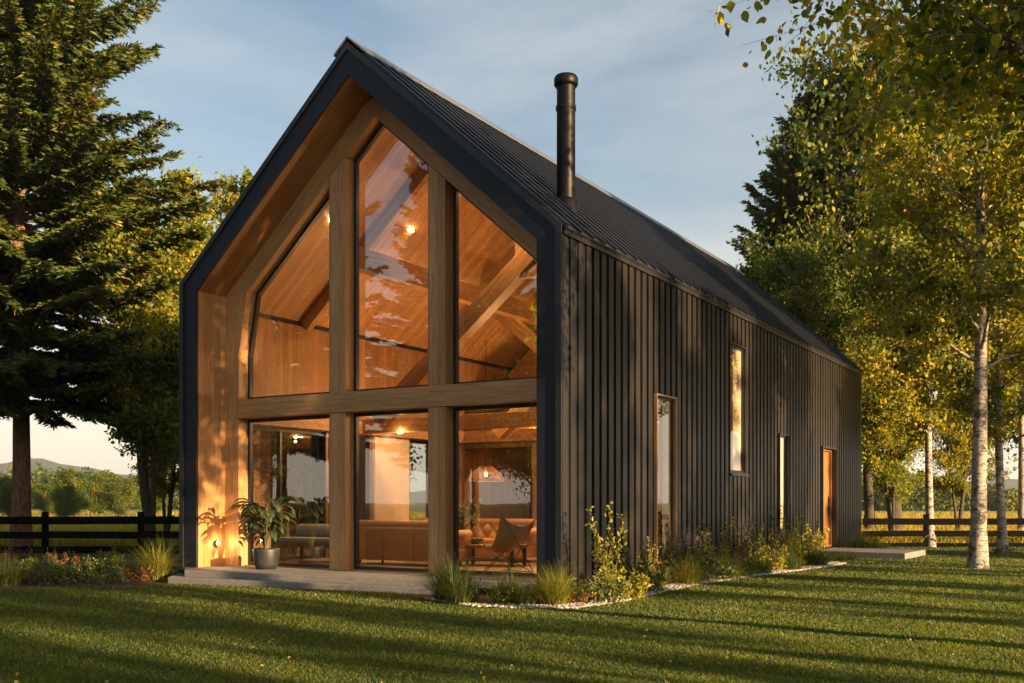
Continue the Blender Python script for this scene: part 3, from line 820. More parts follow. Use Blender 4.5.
# partition at y 9.5 with a pale plaster panel and a dark glazed door
MB().box(-6.0,-.33,9.55,9.7,FLZ,3.9).build('partition',M['wall_in_x'],H)
MB().box(-HW+.33,-6.0,9.55,9.7,3.0,3.9).build('partition',M['wall_in_x'],H)
MB().prism([(-.33,3.9),(-HW+.33,3.9),(-HW+.33,EV-.5),(XC,RG-.6),(-.33,EV-.5)],12.0,12.15).build('inner_gable_wall',M['ceil'],H)
MB().box(-HW+WT+.031,-HW+WT+.10,5.6,6.98,FLZ,3.12).build('plaster_panel',M['plaster'],H)
for x0 in (-2.9,-1.9):
    g=MB()
    for a,b,c,e in ((x0,x0+.06,FLZ,2.75),(x0+.9,x0+.96,FLZ,2.75),(x0+.06,x0+.9,2.69,2.75),(x0+.06,x0+.9,FLZ,FLZ+.12)): g.box(a,b,9.45,9.53,c,e)
    gd=g.build('inner_door',M['black'],H)
    MB().add([(x0+.05,9.5,FLZ+.1),(x0+.91,9.5,FLZ+.1),(x0+.91,9.5,2.7),(x0+.05,9.5,2.7)],[(0,1,2,3)]).build('pane',M['glass2'],gd)
    MB().box(x0+.12,x0+.16,9.40,9.43,1.0,1.9).build('handle',M['plaster'],gd)

LPK=.29
# recessed ceiling spots (lit) and their light
def spot(loc, power, size=.05, direction=(0,0,-1), angle=120, r=.06, col=(1,.52,.20)):
    d=Vector(direction).normalized()
    o=MB().tube([Vector(loc),Vector(loc)+d*.02],r,16).build('ceiling_spot',M['bulb'],H)
    l=bpy.data.lights.new('spot_light','SPOT'); l.energy=power*LPK; l.color=col; l.spot_size=rad(angle); l.spot_blend=.6; l.shadow_soft_size=.03
    lo=bpy.data.objects.new('spot_light',l); COL.objects.link(lo); lo.location=Vector(loc)+d*.05
    lo.rotation_euler=d.to_track_quat('-Z','Y').to_euler()
def point(loc,power,size=.08,col=(1,.52,.20)):
    l=bpy.data.lights.new('lamp_light','POINT'); l.energy=power*LPK; l.color=col; l.shadow_soft_size=.025
    lo=bpy.data.objects.new('lamp_light',l); COL.objects.link(lo); lo.location=loc
for (x,y,p) in ((-2.55,5.6,220),(-6.0,4.2,220),(-2.4,2.2,160),(-6.2,8.2,200),(-2.6,8.6,200),(-6.3,1.9,150)):
    spot((x,y,cz(x)-.0),p)
# added lamps on top of the tie beams, there only to brighten the ceiling
for (x,y,z,p) in ((-5.6,5.0,3.5,260),(-2.8,5.0,3.5,240),(-5.6,9.4,3.5,200),(-2.8,9.4,3.5,180)):
    o=MB().tube([(x,y,z),(x,y,z+.05)],.05,12).build('added_beam_lamp',M['bulb'],H)
    point((x,y,z+.14),p)
# spot under the tie beam, seen lit in the lower right pane
for (x,y,p) in ((-2.75,4.87,60),(-6.8,4.87,60)):
    MB().tube([(x,y,3.14),(x,y,3.11)],.05,12).build('downlight',M['bulb'],H)
    point((x,y,3.02),p)
point((lp.x+.10,lp.y,lp.z+.02),9,.03)

# ------------------------------------------------------------------ furniture
def sofa(name, loc, rz, L, label, tuft_front=False):
    r=empty(name,loc,rz,label=label,cat='sofa')
    # local: x along, +y is the open seat side, back at y=0
    D=.95; m=MB(); m.box(.0,L,.03,D-.04,.10,.34); m.build('base',M['leather'],r,bevel=.03)
    def tf(u,v):
        n1=int(L/.32)
        a=u*n1*PI; b=v*1.5*PI
        return .085*abs(math.sin(a+b)*math.sin(a-b))**.6
    bk=MB()
    bk.grid(150,36,lambda u,v:(u*L,.24+tf(u,v)-.10*v+.0,.32+.52*v))
    # rolled top and plain outside
    bk.grid(64,12,lambda u,v:(u*L, .10+.09*math.cos(PI*1.25*v)*1.0, .82+.085*math.sin(PI*1.25*v)+.0))
    bk.box(.01,L-.01,.02,.14,.10,.83)
    bk.build('backrest',M['leather'],r)
    for i in range(3):
        MB().box(.03+i*(L-.06)/3+.006,.03+(i+1)*(L-.06)/3-.006,-.022,.05,.12,.76).build('back_panel',M['leather'],r,bevel=.022)
    for x in (.0,L-.20):
        a=MB(); a.box(x+.02,x+.18,.05,D-.05,.10,.56)
        a.tube([(x+.10,.03,.60),(x+.10,D-.03,.60)],.115,20)
        a.build('armrest',M['leather'],r,bevel=.01)
    k=2 if L<2.6 else 3; w=(L-.42)/k
    for i in range(k):
        c=MB(); c.box(.21+i*w+.01,.21+(i+1)*w-.01,.27,D-.01,.34,.48); c.build('seat_cushion',M['leather'],r,bevel=.045)
    for x in (.08,L-.08):
        for y in (.08,D-.1): MB().lathe([(.0,0),(.022,0),(.035,.05),(.03,.10),(0,.10)],12,(x,y,0)).build('leg',M['iron'],r)
    return r
s1=sofa('leather_sofa',(-6.0,2.25,FLZ),0,2.3,'tan leather sofa seen from its smooth back behind the middle pane')
s2=sofa('leather_sofa',(-3.2,5.4,FLZ),PI,3.2,'buttoned tan chesterfield sofa facing the glass front')
def cushion(loc, rx, rz, sz, mat, label, group=None):
    m=MB()
    def f(u,v,s): 
        a=(u-.5)*2;b=(v-.5)*2; t=(1-a**4)*(1-b**4)
        return (a*sz/2*(1-.06*(1-abs(b))),s*.07*t**.5,b*sz/2*(1-.06*(1-abs(a))))
    m.grid(14,14,lambda u,v:f(u,v,1)); m.grid(14,14,lambda u,v:f(u,v,-1))
    o=m.build('cushion',mat,None,label=label,cat='cushion',group=group); o.location=loc; o.rotation_euler=(rx,0,rz)
cushion((-4.5,3.0,FLZ+.66),rad(20),.2,.42,M['linen'],'cream cushion at the end of the back-turned sofa')
cushion((-5.6,5.05,FLZ+.66),rad(-18),-.15,.40,M['linen'],'cream cushion at the left of the buttoned sofa')
cushion((-3.75,5.05,FLZ+.66),rad(-18),.1,.38,M['dark_cushion'],'dark cushion at the right of the buttoned sofa')
# daybed at the left
db=empty('daybed',(-8.0,2.1,FLZ),rad(4),label='low grey daybed with a bolster behind the left lower pane',cat='daybed')
MB().box(0,1.8,0,.8,.30,.40).build('frame',M['wall_in_x'],db,bevel=.01)
MB().box(.02,1.78,.02,.78,.402,.52).build('mattress',M['cushion'],db,bevel=.04)
MB().tube([(.15,.62,.66),(1.65,.62,.66)],.14,20).build('bolster',M['cushion'],db)
for x in (.12,1.68):
    for y in (.1,.7): MB().tube([(x,y,0),(x,y,.30)],.025,10).build('leg',M['iron'],db)
# coffee table with books
tp=ground(446,560,FLZ)
ct=empty('coffee_table',(-3.35,3.35,FLZ),.1,label='low wooden coffee table between sofas and sling chair',cat='coffee table')
MB().box(-.65,.65,-.35,.35,.36,.42).build('tabletop',M['floor'],ct,bevel=.008)
MB().box(-.58,.58,-.29,.29,.12,.15).build('shelf',M['floor'],ct)
for x in (-.58,.58):
    for y in (-.29,.29): MB().box(x-.03,x+.03,y-.03,y+.03,0,.36).build('leg',M['iron'],ct)
z=FLZ+.421
for i,(w,h,mt) in enumerate(((.32,.035,'paper'),(.28,.03,'linen'),(.24,.04,'paper'))):
    o=MB().box(-w/2,w/2,-.11,.11,0,h).build('book',M[mt],None,bevel=.003,label=['wide pale book at the bottom of the coffee table pile','cream book in the middle of the coffee table pile','smallest pale book on top of the coffee table pile'][i],cat='book',group='books on the coffee table')
    o.location=(-3.1,3.3,z); o.rotation_euler=(0,0,.1*i-.1); z+=h+.001
b=MB().lathe([(.0,.0),(.07,.0),(.15,.06),(.17,.11),(.155,.11),(.13,.06),(0,.03)],24).build('bowl',M['pot'],None,label='dark bowl on the coffee table beside the books',cat='bowl'); b.location=(-3.75,3.35,FLZ+.421)
# side table right
st=empty('side_table',(-.95,2.5,FLZ),0,label='small round wooden side table at the right wall',cat='side table')
MB().lathe([(0,.50),(.26,.50),(.27,.52),(.26,.545),(0,.545)],28).build('tabletop',M['floor'],st)
for k in range(3):
    a=k*2*PI/3+.3; MB().tube([(.2*math.cos(a),.2*math.sin(a),0),(.1*math.cos(a),.1*math.sin(a),.5)],.016,8).build('leg',M['iron'],st)
# butterfly chair
bc=empty('sling_chair',(-2.0,1.75,FLZ),rad(-112),label='brown leather butterfly sling chair on black rods inside the right pane',cat='chair')
# local: faces -y
def sling(u,v):
    x=(u-.5)*2; s=v
    # v 0 front edge, 1 top edge
    w=.30+.10*abs(2*s-1)**1.5
    y=-.38+.62*s+.10*s*s
    zc=.40-.62*s*(1-s)*.9+.45*s**1.7
    z=zc+(.10*x**2)*(.6+.4*s)+ (.10 if s>.5 else .12)*abs(x)**3*abs(2*s-1)
    z+=.02*math.sin(x*2)*s
    return (x*w*(1.05),y-.05*x*x*(1-s),z)
sg=MB(); sg.grid(24,30,sling); so=sg.build('sling',M['leather'],bc)
sm=so.modifiers.new('s','SOLIDIFY'); sm.thickness=.008
c4=[Vector(sling(0,0)),Vector(sling(1,0)),Vector(sling(1,1)),Vector(sling(0,1))]
fl=[Vector((-.30,-.34,.01)),Vector((.30,-.34,.01)),Vector((.30,.36,.01)),Vector((-.30,.36,.01))]
def rod(a,b,c,d): MB().tube([a,b,c,d],.009,8).build('rod',M['iron'],bc)
rod(c4[0],fl[1],fl[2],c4[3]); rod(c4[1],fl[0],fl[3],c4[2])
rod(c4[0],fl[3]*1.0,fl[0]*.96,c4[1]*1.0) if False else None
rod(c4[2],fl[0]+Vector((0.02,.03,0)),fl[1]+Vector((-.02,.03,0)),c4[3])
rod(c4[0],fl[2]+Vector((-.02,-.03,0)),fl[3]+Vector((.02,-.03,0)),c4[1])
# pendant lamp
pp=at_depth(486,481,21.0)
pl=empty('pendant_lamp',(pp.x,pp.y,pp.z),0,label='woven dome pendant lamp hanging over the seating',cat='pendant lamp')
sh=MB()
for k in range(12):
    zz=k/11; rr=.43*math.cos(zz*PI*.42)**.8
    sh.tube([(rr*math.cos(a*PI/16),rr*math.sin(a*PI/16),zz*.34) for a in range(33)],.013,5,False)
for a in range(16):
    sh.tube([(.43*math.cos(k/9*PI*.42)**.8*math.cos(a*PI/8),.43*math.cos(k/9*PI*.42)**.8*math.sin(a*PI/8),k/9*.34) for k in range(10)],.007,4,False)
sh.build('lamp_shade',M['rattan'],pl); pl.scale=(.85,.85,.85)
MB().tube([(0,0,.34),(0,0,3.4)],.008,6).build('cord',M['iron'],pl)
MB().lathe([(0,.10),(.04,.12),(.05,.17),(.03,.22),(0,.24)],16).build('bulb',emit('pendant_glow',(1,.6,.25),4),pl)
point((pp.x,pp.y,pp.z+.08),22,.03)
for x,y in ((-5.2,4.6),(-3.0,3.0)):  # two extra spots, added to brighten the seating below
    MB().tube([(x,y,cz(x)-.01),(x,y,cz(x)-.04)],.06,12).build('ceiling_spot',M['bulb'],H)
    l_=bpy.data.lights.new('spot_light','SPOT'); l_.energy=420; l_.color=(1,.6,.3); l_.spot_size=rad(50); l_.spot_blend=.8; l_.shadow_soft_size=.06
    lo_=bpy.data.objects.new('spot_light',l_); COL.objects.link(lo_); lo_.location=(x,y,cz(x)-.08)

# plants in pots
def big_leaf_plant(seed,n,h,L,W,mat,spread=.6):
    """arching stalks that carry long pointed leaves"""
    R_=random.Random(seed); lv=[];faces=[];stm=MB(); V=[];F=[];A=[]
    for i in range(n):
        az=i*2.4+R_.uniform(-.4,.4); hh=h*R_.uniform(.35,1.0); ln=spread*R_.uniform(.25,1.0)
        o=Vector((math.cos(az),math.sin(az),0)); p=[Vector((0,0,0))+o*.04]
        for j in range(5):
            t=(j+1)/5; p.append(o*(.04+ln*hh*.5*t*t)+Vector((0,0,hh*t)))
        stm.tube(p,[.008,.007,.006,.005,.004,.003],5,False)
        base=p[-1]; side=Vector((-math.sin(az),math.cos(az),0)); ang=R_.uniform(.2,1.0); l=L*R_.uniform(.7,1.15); w=W*R_.uniform(.8,1.1)
        q=base; segs=6; b0=len(V); val=R_.random()
        for j in range(segs+1):
            t=j/segs; ww=w*math.sin(PI*min(1,t*.92+.06))**.8; a=ang-1.5*t
            if j: q=q+(o*math.cos(a)+Vector((0,0,math.sin(a))))*l/segs
            V+= [tuple(q-side*ww/2+Vector((0,0,ww*.18))),tuple(q),tuple(q+side*ww/2+Vector((0,0,ww*.18)))]
        for j in range(segs):
            k=b0+3*j; F+=[(k,k+1,k+4,k+3),(k+1,k+2,k+5,k+4)]; A+=[val,val]
    return stm.mesh('stems'), np_mesh('leaves',np.array(V),np.array(F),np.array(A))
def pot(parent,r,h,mat='pot',z=0):
    MB().lathe([(0,z),(r*.72,z),(r*.9,z+h*.25),(r,z+h*.9),(r*.98,z+h),(r*.9,z+h),(r*.88,z+h*.88),(0,z+h*.88)],32).build('pot',M[mat],parent)
    MB().lathe([(0,z+h*.89),(r*.87,z+h*.885)],20).build('soil',M['soil'],parent)
pp=empty('potted_plant',(-6.64,.42,.233),0,label='broad-leaved plant in a dark round pot on the terrace',cat='potted plant')
pot(pp,.26,.40)
sm_,lm_=big_leaf_plant(3,80,1.0,.42,.14,None,.8)
for nm,me,mt in (('stems',sm_,M['stem']),('leaves',lm_,M['house_plant'])):
    me.materials.append(mt); o=finish(bpy.data.objects.new(nm,me),pp); o.location=(0,0,.34)
def indoor(name,loc,seed,n,h,rad_,leaf,per,sl,label,potr=.2,poth=.35,lean=.3):
    r=empty(name,loc,0,label=label,cat='indoor plant'); pot(r,potr,poth)
    s_,l_=stems_plant(seed,n,h,rad_,leaf,per,sl,lean,.5,.3,.009,.3)
    for nm,me,mt in (('stems',s_,M['stem']),('leaves',l_,M['house_plant'])):
        me.materials.append(mt); o=finish(bpy.data.objects.new(nm,me),r); o.location=(0,0,poth*.85)
indoor('indoor_plant',(-5.1,4.4,FLZ),11,9,1.3,.3,.16,60,.16,'bushy dark green plant behind the back-turned sofa',lean=.5)
indoor('indoor_plant',(-2.6,6.9,FLZ),12,6,1.8,.3,.13,40,.13,'thin leafy plant behind the buttoned sofa near the pendant',lean=.4)
indoor('indoor_plant',(-1.0,3.3,FLZ),13,9,1.5,.3,.16,60,.15,'leafy potted plant beside the right inner wall',lean=.35)
fig=deciduous(77,4.9,.75,z0=.62,r0=.05,nl=16,ntw=4,leaf=.13,per=14,nsub=2,droop=.5,spread=.10)
r=empty('indoor_tree',(-1.35,2.7,FLZ),0,label='tall indoor fig tree rising past the upper right pane',cat='indoor tree')
pot(r,.27,.45)
for nm,me,mt in (('trunk',fig[0],M['bark']),('crown',fig[1],M['leaf_birch'])):
    me.materials.append(mt); o=finish(bpy.data.objects.new(nm,me),r); o.location=(0,0,.38)

# ------------------------------------------------------------------ fences
def fence(name, x0px, x1px, depth, posts_px, label, top=1.12):
    a=at_depth(x0px,HOR,depth); b=at_depth(x1px,HOR,depth)
    f=empty(name,(a.x,a.y,0),math.atan2(b.y-a.y,b.x-a.x),label=label,cat='fence')
    L=(Vector((b.x,b.y))-Vector((a.x,a.y))).length
    R_=random.Random(x0px)
    for i,(z0,h) in enumerate(((top-.26,.22),(top-.66,.20),(top-1.08,.20))):
        m=MB(); xs=[0]+[ (p-x0px)/(x1px-x0px)*L for p in posts_px if x0px<p<x1px]+[L]
        for p,q in zip(xs[:-1],xs[1:]):
            d=R_.uniform(-.015,.015); m.prism([(p,z0+d),(q,z0-d),(q,z0+h-d),(p,z0+h+d)],-.045,-.005)
        m.build('rail',M['fence'],f,bevel=.006)
    for p in posts_px:
        x=(p-x0px)/(x1px-x0px)*L
        MB().box(x-.075,x+.075,-.003,.15,-.05,top+.07).box(x-.085,x+.085,-.015,.16,top+.07,top+.095).build('post',M['fence'],f,bevel=.008)
fence('fence',-60,215,29.0,[-56,44,140,212],'black three-rail timber fence behind the left bed',1.16)
fence('fence',862,1250,35.0,[927,1075,1220],'black three-rail timber fence beyond the birches',1.02)

# ------------------------------------------------------------------ trees
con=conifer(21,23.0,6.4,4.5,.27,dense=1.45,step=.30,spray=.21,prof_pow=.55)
bir1=deciduous(31,12.8,3.3,z0=.34,r0=.175,lean=.008,wob=.007,tw0=.45,nl=44,ntw=10,leaf=.125,per=24,spread=.075,nsub=3,droop=.45)
bir2=deciduous(32,11.5,2.9,z0=.28,r0=.125,nl=40,ntw=9,leaf=.125,per=24,spread=.075,nsub=3,droop=.5,lean=.05)
bir3=deciduous(33,11.0,3.0,z0=.22,r0=.13,nl=48,ntw=8,leaf=.13,per=24,spread=.08,nsub=3,droop=.3,stems=3)
bro=deciduous(34,13.0,4.6,z0=.22,r0=.20,nl=46,ntw=11,leaf=.15,per=27,nsub=3,droop=.15,spread=.09)
bus=deciduous(35,8.0,3.6,z0=.06,r0=.16,nl=36,ntw=9,leaf=.22,per=30,nsub=3,droop=.1,spread=.25)
def T(name,mesh,mats,px,py=None,depth=None,rz=0,sc=1.0,sz=None,**k):
    p=ground(px,py) if py else at_depth(px,HOR,depth); return tree_obj(name,mesh,mats,(p.x,p.y,0),rz,sc,sz,**k)
CM=(M['cbark'],M['needle']); BM=(M['birch'],M['leaf_birch']); GM=(M['bark'],M['leaf_green'])
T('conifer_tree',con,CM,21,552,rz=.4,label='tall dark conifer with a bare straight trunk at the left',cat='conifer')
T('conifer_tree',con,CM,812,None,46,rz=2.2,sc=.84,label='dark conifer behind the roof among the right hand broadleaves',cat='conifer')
T('aspen_tree',bir3,(M['bark'],M['leaf_birch']),152,550,rz=1.0,sc=1.0,label='three-stemmed light green tree left of the gable',cat='tree')
T('aspen_tree',bir3,(M['bark'],M['leaf_birch']),196,None,36,rz=3.0,sc=1.14,label='leafy tree partly hidden behind the left gable edge',cat='tree')
T('aspen_tree',bir3,(M['bark'],M['leaf_birch']),166,None,37,rz=4.4,sc=.66,label='small leafy tree low behind the fence beside the gable foot',cat='tree')
T('birch_tree',bir1,BM,978,568,rz=.6,label='nearest white birch with a thick straight trunk',cat='birch')
T('birch_tree',bir2,BM,931,547,rz=2.1,sc=1.05,label='forked white birch just right of the house corner',cat='birch')
T('birch_tree',bir2,BM,1003,554,rz=4.0,label='slim leaning birch behind the nearest birch',cat='birch')
T('birch_tree',bir1,BM,1022,None,44,rz=5.0,sc=.95,label='farthest birch beyond the fence at the right edge',cat='birch')
T('broadleaf_tree',bro,GM,870,None,48,rz=1.1,sc=1.15,label='large green tree rising behind the far roof end',cat='tree')
T('broadleaf_tree',bro,GM,896,None,44,rz=.5,sc=1.28,sz=1.6,label='tallest broadleaf tree filling the upper right behind the birches',cat='tree')
T('aspen_tree',bir3,(M['bark'],M['leaf_birch']),893,None,41,rz=.2,sc=.62,label='low leafy young tree beyond the fence beside the house corner',cat='tree')
T('aspen_tree',bir3,(M['bark'],M['leaf_birch']),958,None,44,rz=2.2,sc=.66,label='low leafy young tree between the forked birch and the nearest birch',cat='tree')
T('broadleaf_tree',bro,GM,735,None,52,rz=3.3,sc=.98,label='small crowned tree showing above the middle of the ridge',cat='tree')
T('broadleaf_tree',bro,GM,800,None,40,rz=5.3,sc=.85,label='bushy tree close behind the roof slope',cat='tree')
T('broadleaf_tree',bro,GM,1035,None,52,rz=.3,sc=1.2,label='green tree cut by the right edge behind the birches',cat='tree')
T('broadleaf_tree',bro,GM,662,None,58,rz=2.3,sc=.80,label='treetop peeping over the ridge right of the flue',cat='tree')
# near birch whose branches hang into the upper right
tree_obj('birch_tree',deciduous(41,11.0,4.6,z0=.40,r0=.16,nl=46,ntw=12,leaf=.105,per=26,nsub=3,droop=.6,spread=.08),BM,(7.75,-2.5,0),.7,label='close birch hanging its leaves into the upper right',cat='birch')
# trees right of the frame that throw the evening shadows; conifers mirrored in the glass
offs=[(18.5,4.2,bir2,BM,.85,.85),(38,14,bir1,BM,.9,.9)]
for y,w,h in ((-19.5,.5,.9),(-16.8,.6,.8),(-14.0,.36,.9),(-12.3,.42,.75),(-9.6,.62,.95),(-7.1,.34,.8),(-2.2,.50,.85),(.3,.36,.9),(2.6,.40,.8),(6.4,.5,.9),(9.6,.45,.9)): offs.append((28+1.5*math.sin(y*3),y,bir1,BM,w,h))
for i,(x,y,me,mt,s,sz) in enumerate(offs):
    tree_obj('birch_tree',me,mt,(x,y,0),i*1.3,s,sz,label='birch of the row outside the frame that shades the lawn',cat='tree',group='shade trees right of the lawn')
for i,(x,y,s) in enumerate(((-15.5,-18.5,.78),(-24,-17,.9),(-12,-24,.6),(-20.5,-27,.8))):
    tree_obj('conifer_tree',con,CM,(x,y,0),i*1.9,s,label='conifer across the lawn mirrored in the gable glass',cat='conifer',group='conifers mirrored in the glass')
for i,(x,y,s) in enumerate(((-19,-9.5,.55),(-11.5,-17.0,.68),(-27,-12,.9))):
    tree_obj('broadleaf_tree',bro,GM,(x,y,0),i*2.1,s,label='leafy tree across the lawn mirrored in the gable glass',cat='tree',group='broadleaf trees mirrored in the glass')
# far trees on the left
T('broadleaf_tree',bro,GM,285,None,44,rz=1.7,sc=.62,label='small tree seen through the left lower pane',cat='tree')
T('broadleaf_tree',bro,GM,322,None,50,rz=2.7,sc=.72,label='tree seen through glass beside the middle post',cat='tree')
for i,(px,d,s_,lb_) in enumerate(((262,33,.60,'bush outside seen through the left lower pane beside its frame'),(292,30,.52,'bush outside in the middle of the left lower pane'),(318,34,.62,'bush outside seen near the first lower post'),(352,38,.62,'bush outside seen past the first lower post'))):
    T('meadow_bush',bus,(M['bark'],M['leaf_green']),px,None,d,rz=i*2.1,sc=s_,label=lb_,cat='bush',group='bushes left of the house')
for i,(px,d,s,szz,lb_) in enumerate(((8,95,.75,.8,'dark far tree left of the conifer trunk'),(48,120,.72,.75,'low far tree right of the conifer trunk'),(72,112,.80,1.05,'tallest far green tree above the fence post'),(66,88,.50,.62,'small golden far tree between two larger ones'),(98,125,1.0,1.05,'wide far tree in the middle of the left meadow edge'),(118,105,.75,.85,'yellow-green far tree before the aspen stems'),(150,120,1.0,1.0,'far tree seen behind the aspen stems'),(-20,110,1.0,1.1,'far tree cut by the left edge'))):
    T('meadow_tree',bus,(M['bark'],M['leaf_birch']) ,px,None,d,rz=i*1.1,sc=s*.75,sz=szz*.55,label=lb_,cat='tree',group='far trees at the meadow edge')
# far wood as one mass
def wood_mass(name,x0,x1,d0,d1,h,n,seed,label):
    rng=np.random.default_rng(seed); nb=110
    cx=rng.uniform(x0,x1,nb); cd=rng.uniform(d0,d1,nb); hh=h*rng.uniform(.55,1.1,nb)*(.8+.2*np.sin(cx*.03))
    k=n//nb; P=[];A=[]
    for i in range(nb):
        c=at_depth(cx[i],HOR,cd[i]); dr=unit(rng.normal(size=(k,3))); rr=rng.uniform(.6,1.0,(k,1))**.5
        q=dr*rr*np.array([hh[i]*.55,hh[i]*.55,hh[i]*.52]); q[:,2]+=hh[i]*.5
        lump=.15*hh[i]*np.sin(q[:,:1]*1.3+i)*np.cos(q[:,1:2]*1.1+q[:,2:3]); q+=dr*lump
        q[:,0]+=c.x;q[:,1]+=c.y; q[:,2]=np.maximum(q[:,2],.1); P.append(q); A.append(np.clip(rng.normal(.4+rng.normal(0,.15),.18,k),0,1))
    P=np.concatenate(P);A=np.concatenate(A)
    me=leaves_mesh(name,P,h*.085,rng,.9,0,var=A); me.materials.append(M['leaf_green'])
    finish(bpy.data.objects.new(name,me),kind='stuff',label=label)
wood_mass('woods',830,1120,190,240,8,60000,51,'dark bushy wood at the far side of the right meadow')
wood_mass('woods',-120,330,230,280,10,60000,52,'low wood along the far side of the left meadow')
# hills
def hills():
    v=[];f=[];n=120
    for i in range(n+1):
        px=-500+2100*i/n
        hgt=28+16*math.sin(px*.006+1.9)+7*math.sin(px*.017)+3*math.sin(px*.05)
        if px<160: hgt+=22*math.exp(-((px-20)/90)**2)
        for d,k in ((1100,0),(1300,.55),(1600,1.0),(2000,.6),(2300,0)):
            p=at_depth(px,HOR,d); v.append((p.x,p.y,max(-1,hgt*k+(2.5*math.sin(px*.11+d) if k else -1))))
    for i in range(n):
        for j in range(4): a=i*5+j; f.append((a,a+5,a+6,a+1))
    MB().add(v,f,True).build('hills',M['hill'],None,kind='structure',label='blue wooded hills on the horizon')
M['hill']=flat('wooded_hill',(.035,.05,.025),.95,noise=.5,ns=.02)
hills()

# ------------------------------------------------------------------ bed planting
tA=tuft_mesh(61,620,.72,.10,.008,.75); tB=tuft_mesh(62,520,.5,.12,.008,.85); tC=tuft_mesh(63,520,.62,.12,.008,.75); tD=tuft_mesh(64,420,.38,.16,.009,.85)
def grass(px,py,me,mat,sc,label,name='grass_clump',rz=0,group='grass clumps in the side bed'):
    p=ground(px,py)
    m2=me.copy(); m2.materials.clear(); m2.materials.append(M[mat])
    o=bpy.data.objects.new(name,m2); o.location=(p.x,p.y,.0); o.rotation_euler=(0,0,rz); o.scale=(sc*1.7,sc*1.7,sc*1.05)
    finish(o,label=label,cat='grass clump',group=group)
grass(462,604,tC,'tuft_dark',1.05,'dark green grass clump in front of the right pane')
grass(556,606,tA,'tuft',.85,'large yellow-green grass clump at the near house corner')
grass(446,601,tA,'tuft_dark',.95,'broad dark grass clump hiding the end of the stone step',rz=4)
grass(506,603,tC,'tuft_dark',.8,'dark grass clump midway between step end and corner',rz=5)
grass(528,605,tB,'tuft_dark',.8,'small dark grass clump left of the large corner clump',rz=1)
grass(654,588,tB,'tuft',1.0,'bright grass clump below the first narrow window',rz=2)
grass(690,585,tC,'tuft',.85,'upright bright grass clump in front of the flower spikes',rz=3)
grass(728,579,tB,'tuft',1.1,'rounded grass clump between gravel and tall stems',rz=4)
grass(757,574,tD,'tuft_dark',1.1,'low dark grass mound below the middle stems',rz=5)
grass(787,570,tD,'tuft_dark',1.2,'low grass mound below the third narrow window',rz=.5)
grass(817,566,tB,'tuft_dark',1.2,'wide green grass mound left of the side door',rz=1.5)
grass(845,561,tD,'tuft_dark',.8,'small grass mound beside the door slab',rz=2.5)
grass(862,553,tC,'tuft_dark',1.15,'broad grass clump at the far house corner',rz=3.5)
GL='plants in the bed left of the step'
grass(158,580,tA,'tuft',1.1,'bright spiky grass clump against the left gable foot',group=GL)
grass(8,586,tC,'tuft_dark',1.0,'dark spiky grass clump at the left edge',rz=1,group=GL)
grass(46,580,tB,'tuft_dark',1.1,'dark grass clump right of the conifer trunk',rz=2,group=GL)
grass(120,577,tB,'tuft_dark',.9,'green grass clump between the low left shrubs',rz=3,group=GL)
sA=stems_plant(71,14,.55,.5,.07,70,.10,.6); sB=stems_plant(72,16,.45,.6,.06,80,.11,.8); sC=stems_plant(73,9,1.25,.35,.05,60,.055,.14,leaf_from=.1)
sD=stems_plant(74,12,.85,.5,.065,75,.09,.35); sE=stems_plant(75,6,1.55,.22,.07,75,.10,.12); sF=stems_plant(76,10,.38,.5,.05,60,.08,.7)
def spikes(seed,n,h):
    rng=np.random.default_rng(seed); R_=random.Random(seed); st=MB(); V=[]; L=[]
    for i in range(n):
        az=R_.uniform(0,6.28); rr=.22*R_.random(); hh=h*R_.uniform(.7,1.05); b=Vector((rr*math.cos(az),rr*math.sin(az),-.02)); t=b+Vector((math.cos(az)*.09,math.sin(az)*.09,hh))
        st.tube([b,b.lerp(t,.5)+Vector((.01,0,0)),t],[.006,.005,.003],4,False)
        u=rng.uniform(.58,1,70)[:,None]; V.append(np.array(b)*(1-u)+np.array(t)*u+rng.normal(size=(70,3))*.018*(1.3-u))
        u=rng.uniform(.05,.6,60)[:,None]; L.append(np.array(b)*(1-u)+np.array(t)*u+rng.normal(size=(60,3))*.05)
    return st.mesh('stems'),leaves_mesh('leaves',np.concatenate(L),.075,rng,.3,0),leaves_mesh('blossoms',np.concatenate(V),.03,rng,.7,0)
fA=spikes(81,11,1.25); fB=spikes(82,9,.95)
def shrub(px,py,ms,mat,sc,label,name='shrub',cat='shrub',rz=0,group=None):
    p=ground(px,py); ms=[x.copy() for x in ms]
    parts=[('stems',ms[0],M['stem']),('leaves',ms[1],M[mat])]
    if len(ms)>2: parts.append(('blossoms',ms[2],M['flower']))
    return put_plant(name,parts,(p.x,p.y,0),rz,sc,label=label,cat=cat,group=group)
shrub(611,601,sE,'yshrub',.98,'tall yellow-green sapling with round leaves by the gravel',name='sapling',cat='sapling')
shrub(584,601,sA,'shrub',.9,'dark leafy shrub between corner grass and sapling')
shrub(576,605,sF,'rshrub',.8,'low russet leaved plant at the foot of the corner',name='low_plant',cat='plant')
shrub(634,593,sD,'shrub',1.0,'dark shrub just right of the sapling')
shrub(645,586,sC,'yshrub',.75,'thin upright yellow shrub below the first window',rz=1)
shrub(676,581,fA,'shrub',1.0,'tall mauve flower spikes right of the first window',name='flowering_plant',cat='flowering plant')
shrub(694,578,fB,'shrub',1.0,'shorter mauve flower spikes behind the upright grass',name='flowering_plant',cat='flowering plant',rz=1)
shrub(712,577,sC,'shrub',.9,'upright leafy stems between the first two windows',rz=2)
shrub(732,573,sD,'rshrub',.9,'russet shrub under the high second window',rz=3)
